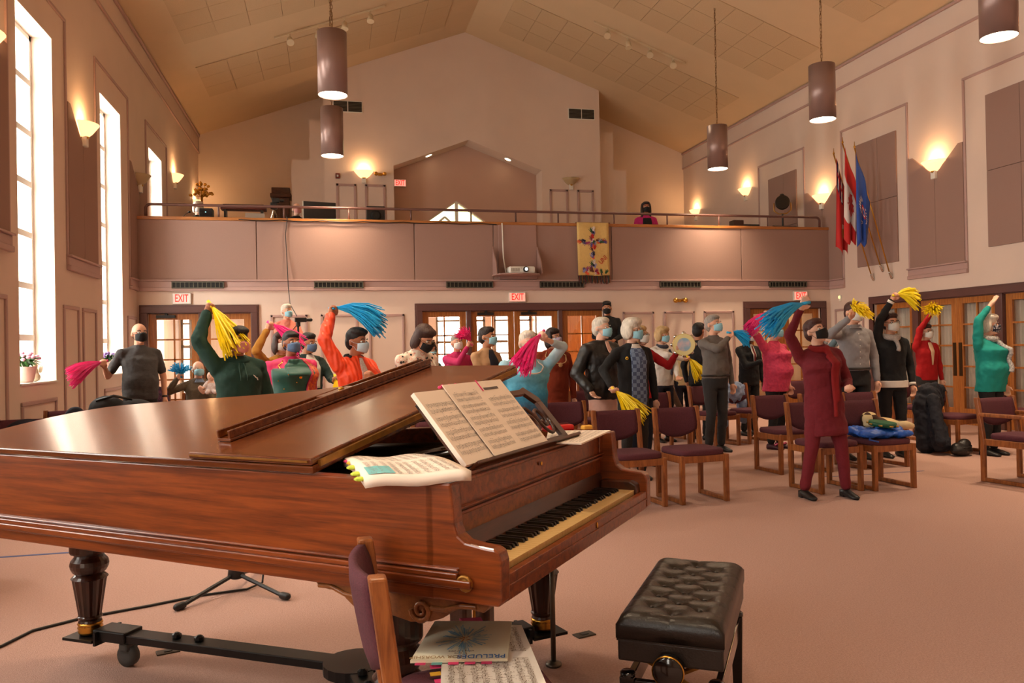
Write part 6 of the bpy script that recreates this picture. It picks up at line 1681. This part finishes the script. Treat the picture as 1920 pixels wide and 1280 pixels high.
text('banner_lettering', 'UNI', .13, mat('red lettering', srgb(196, 50, 40), .8), (.19, -.03, .30), (PI / 2, -.75, 0), bn, .001, sx=.8)
for k_ in range(30):
    x = -.30 + .62 * k_ / 29
    MB().tube([(x, -.02, .01), (x + r_.uniform(-.01, .015), -.03, -.06), (x + r_.uniform(-.015, .03), -.03, -.12 - r_.uniform(0, .04))], .009, 5).build('fringe', mat('fringe %d' % (k_ % 5), [srgb(60, 40, 36), srgb(96, 36, 30), srgb(40, 52, 60), srgb(70, 66, 40), srgb(110, 60, 30)][k_ % 5], .9), bn)

# ------------------------------------------------------------------ flags on the right wall
def flag(name_label, bot, top, zb, seed):
    t = thing('wall_flag', name_label, 'flag', bot, 0, 'flags on the right wall')
    B = Vector((0, 0, 0)); T_ = Vector(top) - Vector(bot); d = T_.normalized()
    MB().tube([B, T_], .012, 8).build('pole', M_brass, t, True)
    MB().cap((.04, 0, -.03), d * .06, .035, .02, 10).build('socket', M_chrome, t, True)
    fin = MB().lathe([(.008, 0), (.02, .02), (.02, .03), (.008, .05), (.004, .12)], T_, 10).build('finial', M_brass, t, True)
    ln = .95
    def P(i, j, off=0.0):
        A = T_ - d * (.06 + ln * i); zl = A.z - (zb - bot[2])
        L = zl * (1 - .10 * abs(math.sin(5 * i + seed)))
        g = .72 + .28 * (1 - j)           # gathers towards the pole tip as it hangs
        x = T_.x + (A.x - T_.x) * g + .02 * math.sin(9 * i + seed + 2 * j)
        y = A.y + .05 * math.sin(11 * i + seed) * j + off + .15 * 0
        return Vector((x, y - .02, A.z - L * j))
    return t, P
def cloth_part(t, P, i0, i1, j0, j1, m_, name='cloth', off=0.0, n=14):
    return MB().grid(lambda i, j: P(i0 + (i1 - i0) * i, j0 + (j1 - j0) * j, off), n, n).build(name, m_, t, True, solid=.003)
fr = mat('flag red', srgb(200, 26, 24), .7, sheen=.2); fw = mat('flag white', srgb(232, 220, 214), .7); fb = mat('flag blue', srgb(28, 76, 170), .7, sheen=.2); fn = mat('flag navy', srgb(30, 28, 70), .7)
t, P = flag('red ensign flag on a brass pole, leftmost of the three flags', (9.86, 13.05, 2.56), (9.04, 12.95, 4.80), 2.95, 1)
cloth_part(t, P, 0, 1, 0, 1, fr)
cloth_part(t, P, .02, .5, .02, .32, fn, 'canton', -.008)
for a in (.1, .25, .4): cloth_part(t, P, a, a + .06, .03, .31, fw if a != .25 else fr, 'canton_stripe', -.012, 6)
cloth_part(t, P, .05, .48, .14, .18, fr, 'canton_stripe', -.014, 6)
cloth_part(t, P, .42, .62, .60, .78, mat('shield gold', srgb(206, 150, 40), .6), 'shield', -.012, 6); cloth_part(t, P, .42, .62, .60, .66, fw, 'shield_top', -.016, 6)
t, P = flag('red and white maple leaf flag, middle of the three flags', (9.86, 12.79, 2.70), (9.12, 12.80, 4.97), 3.10, 2.2)
cloth_part(t, P, 0, 1, 0, .30, fr, 'red_band'); cloth_part(t, P, 0, 1, .30, .76, fw, 'white_field'); cloth_part(t, P, 0, 1, .76, 1, fr, 'red_band')
leaf = [(0, .5), (.08, .32), (.2, .38), (.16, .1), (.3, .22), (.36, .12), (.5, .14), (.4, -.08), (.46, -.14), (.2, -.3), (.22, -.38), (.03, -.34), (.02, -.5), (-.02, -.5), (-.03, -.34), (-.22, -.38), (-.2, -.3), (-.46, -.14), (-.4, -.08), (-.5, .14), (-.36, .12), (-.3, .22), (-.16, .1), (-.2, .38), (-.08, .32)]
m = MB(); m.v = [tuple(P(.42 + .5 * b_, .53 + .36 * a, -.012)) for a, b_ in leaf] + [tuple(P(.42, .53, -.014))]
m.f = [(i, (i + 1) % 25, 25) for i in range(25)]; m.build('maple_leaf', fr, t, solid=.002)
t, P = flag('blue flag with white wreath emblem, rightmost of the three flags', (9.86, 12.55, 2.55), (9.19, 12.56, 4.83), 3.05, 3.1)
cloth_part(t, P, 0, 1, 0, 1, fb)
for sg in (-1, 1):
    for k_ in range(7):
        a = .5 + sg * (.12 + .18 * math.sin(k_ * .42)); j_ = .42 + .035 * k_
        m = MB(); m.v = [tuple(P(a + sg * u, j_ + v, -.012)) for u, v in ((-.05, 0), (0, -.012), (.09, -.02), (0, .012))]; m.f = [(0, 1, 2, 3)]; m.build('wreath_leaf', fw, t, solid=.002)
def ringp(r0, r1, m_, nm):
    m = MB(); n = 20
    for k_ in range(n):
        a = 2 * PI * k_ / n
        for rr in (r0, r1): m.v.append(tuple(P(.5 + rr * math.cos(a) * 1.6, .53 + rr * math.sin(a) * .7, -.014)))
    m.f = [(2 * k_, 2 * k_ + 1, (2 * k_ + 3) % (2 * n), (2 * k_ + 2) % (2 * n)) for k_ in range(n)]; m.build(nm, m_, t, solid=.002)
ringp(.07, .10, fr, 'emblem_ring'); ringp(.05, .07, fw, 'emblem_ring')
p_ = P(.45, .72, -.03); text('flag_lettering', 'ED 19', .085, fw, p_, (PI / 2, .12, .35), t, .001)

# ------------------------------------------------------------------ window sills
def pot(y, label, hue):
    t = thing('flower_pot', label, 'plant', (XL - .10, y, 1.102))
    MB().lathe([(.07, 0), (.085, .03), (.10, .10), (.105, .15), (.115, .16), (.115, .175), (.1, .175), (.095, .16)], n=24).build('pot', mat('blush pot', srgb(232, 190, 180), .4), t, True)
    r = random.Random(int(y * 7))
    for k_ in range(46):
        a = r.uniform(0, 2 * PI); l = r.uniform(.08, .2); hgt = r.uniform(.16, .30); w = r.uniform(.016, .028)
        c0, c1 = Vector((.03 * math.cos(a), .03 * math.sin(a), .16)), Vector((l * math.cos(a), l * math.sin(a), hgt)); sd_ = Vector((-math.sin(a), math.cos(a), 0)) * w
        mid_ = (c0 + c1) / 2 + Vector((0, 0, .05))
        m = MB(); m.v = [tuple(c0), tuple(mid_ + sd_), tuple(c1), tuple(mid_ - sd_), tuple(mid_ + Vector((0, 0, .008)))]; m.f = [(0, 1, 4), (1, 2, 4), (2, 3, 4), (3, 0, 4)]
        m.build('leaf', mat('leaf green', srgb(52, 104, 40), .5), t, True)
    for k_ in range(22):
        a = r.uniform(0, 2 * PI); q = r.uniform(.02, .15); c = (q * math.cos(a), q * math.sin(a), .31 - q * .5 + r.uniform(-.01, .04))
        MB().ell(c, (.026, .026, .018), n=8, m=6).build('blossom', mat('petal ' + hue, {'pink': srgb(226, 170, 196), 'violet': srgb(150, 120, 190)}[hue], .6), t, True)
pot(9.66, 'pink hydrangea in a blush pot on the first window sill', 'pink')
pot(12.86, 'violet hydrangea in a blush pot on the second window sill', 'violet')
def cherub(y, label):
    t = thing('cherub_figurine', label, 'figurine', (XL - .10, y, 1.102), -.6)
    M_ch = mat('ivory ceramic', srgb(226, 208, 176), .4)
    m = MB().ell((0, 0, .05), (.06, .05, .05)).cap((0, 0, .06), (0, .0, .13), .045, .03).ell((.0, -.01, .18), (.035, .035, .04)).cap((-.03, -.01, .12), (-.05, -.05, .17), .015, .012).cap((.03, -.01, .12), (.05, -.05, .17), .015, .012)
    remesh(m.build('figure', M_ch, t), .007, 2)
    for s_ in (-1, 1): MB().ell((s_ * .05, .03, .14), (.03, .008, .045), Matrix.Rotation(s_ * .4, 3, 'Y')).build('wing', M_ch, t, True)
cherub(9.96, 'ivory cherub figurine beside the pink hydrangea'); cherub(13.12, 'ivory cherub figurine beside the violet hydrangea')

# ------------------------------------------------------------------ bags, coats and small things
def blob(t, name, m_, prims, vox=.014, sm=4):
    m = MB()
    for p in prims: (m.ell if len(p) == 2 else m.cap)(*p)
    return remesh(m.build(name, m_, t), vox, sm)
t = thing('duffel_bag', 'bulky black bag with a red strap heaped on the chair by the bald man', 'bag', (-2.2, 9.3, .475), .1); t.scale = (1.15, 1.15, 1.2)
blob(t, 'body', C('black nylon', (24, 22, 22)), [((0, .02, .16), (.30, .2, .17)), ((-.12, 0, .28), (.16, .14, .12)), ((.12, .02, .24), (.18, .15, .12)), ((.0, -.02, .1), (.34, .19, .1))])
MB().tube([(-.33, -.12, .04), (-.2, -.2, .06), (0, -.22, .05), (.2, -.2, .06), (.34, -.1, .03)], .014, 6).build('red_strap', mat('red webbing', srgb(196, 24, 30), .6), t, True)
MB().tube([(-.2, -.08, .36), (-.05, -.1, .40), (.1, -.06, .36)], .012, 6).build('handle', M_black, t, True)
t = thing('folded_coat', 'dark navy coat folded on the chair under the first window', 'coat', (-2.72, 9.1, .475), .1)
blob(t, 'body', navy, [((0, 0, .06), (.24, .2, .08)), ((-.08, .05, .16), (.18, .12, .1)), ((.1, .12, .22), (.12, .06, .16))])
blob(t, 'sleeve', navy, [(Vector((.1, -.1, .12)), Vector((.24, -.2, .0)), .05, .04)])
t = thing('folded_coat', 'black coat over the chair at the far left edge', 'coat', (-2.78, 8.05, .475), .1)
blob(t, 'body', navy, [((0, 0, .06), (.22, .2, .08)), ((.05, .14, .2), (.2, .06, .14))]); blob(t, 'sleeve', navy, [(Vector((-.1, -.1, .1)), Vector((-.2, -.2, -.1)), .05, .04)])
# dark coat draped over the chair near the teal sweater, handbag below
t = thing('draped_coat', 'dark navy coat draped over a chair back left of the teal sweater', 'coat', (7.48, 8.45, 0), .25)
nw = C('navy wool', (24, 25, 36), bump=.5)
fold(blob(t, 'body', nw, [((0, .28, .70), (.29, .08, .15)), ((-.12, .2, .60), (.2, .09, .2)), (Vector((-.2, .2, .72)), Vector((-.36, -.1, .12)), .12, .10), (Vector((-.28, .2, .6)), Vector((-.34, .12, .1)), .12, .12)], .014, 4), .05)
fold(blob(t, 'sleeve', nw, [(Vector((-.3, .05, .66)), Vector((-.46, -.16, .16)), .07, .055)], .014, 3), .03)
t = thing('handbag', 'crumpled black handbag on the carpet below the draped coat', 'bag', (7.30, 8.12, 0), .3)
blob(t, 'body', mat('black bag leather', srgb(30, 26, 25), .4, bump=.3, bscale=30), [((0, 0, .07), (.17, .1, .075)), ((.06, 0, .13), (.09, .07, .07)), ((-.07, .01, .11), (.08, .06, .05))], .012)
t.scale = (1, 1, 1)
MB().tube([(-.1, -.03, .12), (-.06, -.09, .10), (.04, -.1, .12), (.1, -.04, .14)], .008, 6).build('handle', M_black, t, True)
# denim jacket
t = thing('denim_jacket', 'pale blue denim jacket hung over a chair back behind the pink top', 'jacket', (5.72, 10.25, 0), .3)
dn = C('pale denim', (150, 172, 208), var=.3)
fold(blob(t, 'body', dn, [((0, .28, .68), (.27, .06, .16)), (Vector((-.2, .28, .7)), Vector((-.27, .27, .22)), .07, .09), (Vector((.15, .3, .7)), Vector((.2, .3, .3)), .07, .08)], .012, 3), .04)
blob(t, 'sleeve', dn, [(Vector((-.27, .2, .74)), Vector((-.34, .12, .25)), .055, .045)])
# brown coat on the chair behind the blonde woman
t = thing('draped_coat', 'brown coat over a chair right of the blonde woman', 'coat', (4.75, 11.0, 0), .2)
MB().grid(lambda i, j: (-.30 + .62 * i, (.30 if j < .2 else .22) - .06 * j + .03 * math.sin(13 * i), (.66 + .95 * j) if j < .2 else (.85 - .4 * (j - .2) / .8 + .03 * math.sin(7 * i))), 22, 14).build('cloth', C('brown suede', (90, 58, 36)), t, True, solid=.02)
blob(t, 'sleeve', C('brown suede', (90, 58, 36)), [(Vector((.25, .2, .78)), Vector((.33, .05, .45)), .055, .045)])
# blue bag, green tambourine and patchwork knit on the front chair
t = thing('tote_bag', 'crumpled bright blue bag on the front-row chair seat', 'bag', (5.06, 6.68, .478), .1)
fold(blob(t, 'body', mat('royal blue nylon', srgb(24, 92, 196), .45, var=.3, scale=12, bump=.6, bscale=18), [((0, 0, .03), (.25, .2, .045)), ((-.16, -.12, .04), (.12, .1, .04)), ((.18, .05, .05), (.12, .13, .05)), ((-.15, .1, .05), (.12, .1, .05)), ((.16, -.14, .03), (.11, .08, .04))], .010, 2), .05)
MB().tube([(-.2, -.15, .03), (-.27, -.2, .0), (-.2, -.24, -.02)], .008, 6).build('handle', fb, t, True)
t = thing('tambourine', 'green tambourine lying on the blue bag', 'tambourine', (5.08, 6.62, .60), .1); t.rotation_euler = (.10, .06, 0)
MB().lathe([(.115, -.02), (.122, -.02), (.122, .02), (.115, .02), (.115, -.02)], n=28, cap=False).build('frame', mat('green rim', srgb(20, 86, 54), .4), t, True)
MB().lathe([(.118, .016), (.118, .02)], n=28).build('skin', mat('green skin', srgb(24, 104, 66), .4), t)
for k_ in range(8):
    a = 2 * PI * k_ / 8; MB().lathe([(.018, -.006), (.02, 0), (.018, .006)], (.125 * math.cos(a), .125 * math.sin(a), -.004), 10).build('jingle', M_brass, t, True)
t = thing('patchwork_knit', 'cream and brown patchwork knit heaped behind the blue bag and green tambourine', 'blanket', (5.28, 6.93, .52), .1)
blob(t, 'body', mat('patchwork', srgb(226, 202, 150), .9, var=1, scale=7, tex='checker', col2=srgb(70, 44, 30), bump=.3, bscale=40), [((0, 0, .05), (.2, .14, .06)), ((-.12, 0, .10), (.09, .08, .07)), ((.16, -.05, .04), (.12, .1, .04))], .012, 3)
t_f = MB().tube([(.05, -.12, .04), (.18, -.16, .04), (.28, -.13, .02)], [.03, .04, .03], 8); t_f.build('corner_fold', C('cream wool', (228, 206, 160)), t, True)
# papers on a chair
t = thing('hymn_sheets', 'red folder and white papers on the chair seat below the grey shirt', 'papers', (5.12, 10.0, .478), .4)
MB().bx(-.16, .04, -.08, .06, 0, .012).build('folder', mat('red folder', srgb(176, 50, 30), .5), t); MB().bx(.0, .18, -.07, .05, .012, .016).build('sheet', M_paper2, t)
MB().bx(-.02, .05, -.06, -.02, .012, .03).build('yellow_pouch', M_ytab, t)
# microphone stand, cables, tape and floor boxes under the piano
t = thing('microphone_stand', 'black microphone stand tripod on the carpet under the piano', 'microphone stand', (-.56, 4.93, 0))
MB().lathe([(.03, .07), (.05, .08), (.045, .13), (.025, .19), (.015, .2)], n=14).build('hub', M_black, t, True)
MB().tube([(0, 0, .18), (0, 0, .60)], .012, 8).build('pole', M_black, t)
for a in (-.75, -2.3, 1.3):
    l = MB().tube([(0, 0, .10), (.38 * math.cos(a), .38 * math.sin(a), .02)], .012, 8).build('leg', M_black, t)
    MB().cap((.37 * math.cos(a), .37 * math.sin(a), .022), (.41 * math.cos(a), .41 * math.sin(a), .022), .02, .02, 10).build('rubber_foot', M_black, l, True)
cb = MB().tube([(-1.75, 4.0, .008), (-1.56, 4.28, .008), (-1.49, 4.48, .008), (-1.30, 4.62, .008), (-1.0, 4.74, .008), (-.75, 4.86, .008), (-.5, 4.9, .01), (-.42, 4.98, .02), (-.40, 5.0, .2), (-.5, 4.96, .5)], .007, 6).build('microphone_cable', M_black, smooth=True)
tag(cb, 'thin black cable trailing over the carpet to the microphone stand', 'cable')
for x, y, lb in ((-.763, 4.006, 'left of the near chair under the piano'), (1.165, 3.69, 'right of the far piano leg')):
    t = thing('floor_outlet', 'small dark floor outlet plate ' + lb, 'outlet', (x, y, 0), .3)
    MB().bx(-.05, .05, -.03, .03, 0, .006).build('plate', mat('bronze plate', srgb(58, 50, 40), .4, .5), t, bevel=.002)
    MB().bx(-.018, .018, -.012, .012, .006, .009).build('flap', M_black, t)
tp = MB().bx(-2.6, -1.6, 6.19, 6.225, 0, .002).build('floor_tape', mat('blue tape', srgb(70, 80, 130), .6)); tag(tp, 'strip of blue tape on the carpet behind the piano', 'tape')
tp = MB().bx(4.9, 6.1, 7.30, 7.32, 0, .002).build('floor_tape', mat('blue tape', srgb(70, 80, 130), .6)); tag(tp, 'strip of blue tape on the carpet between the chair rows', 'tape')
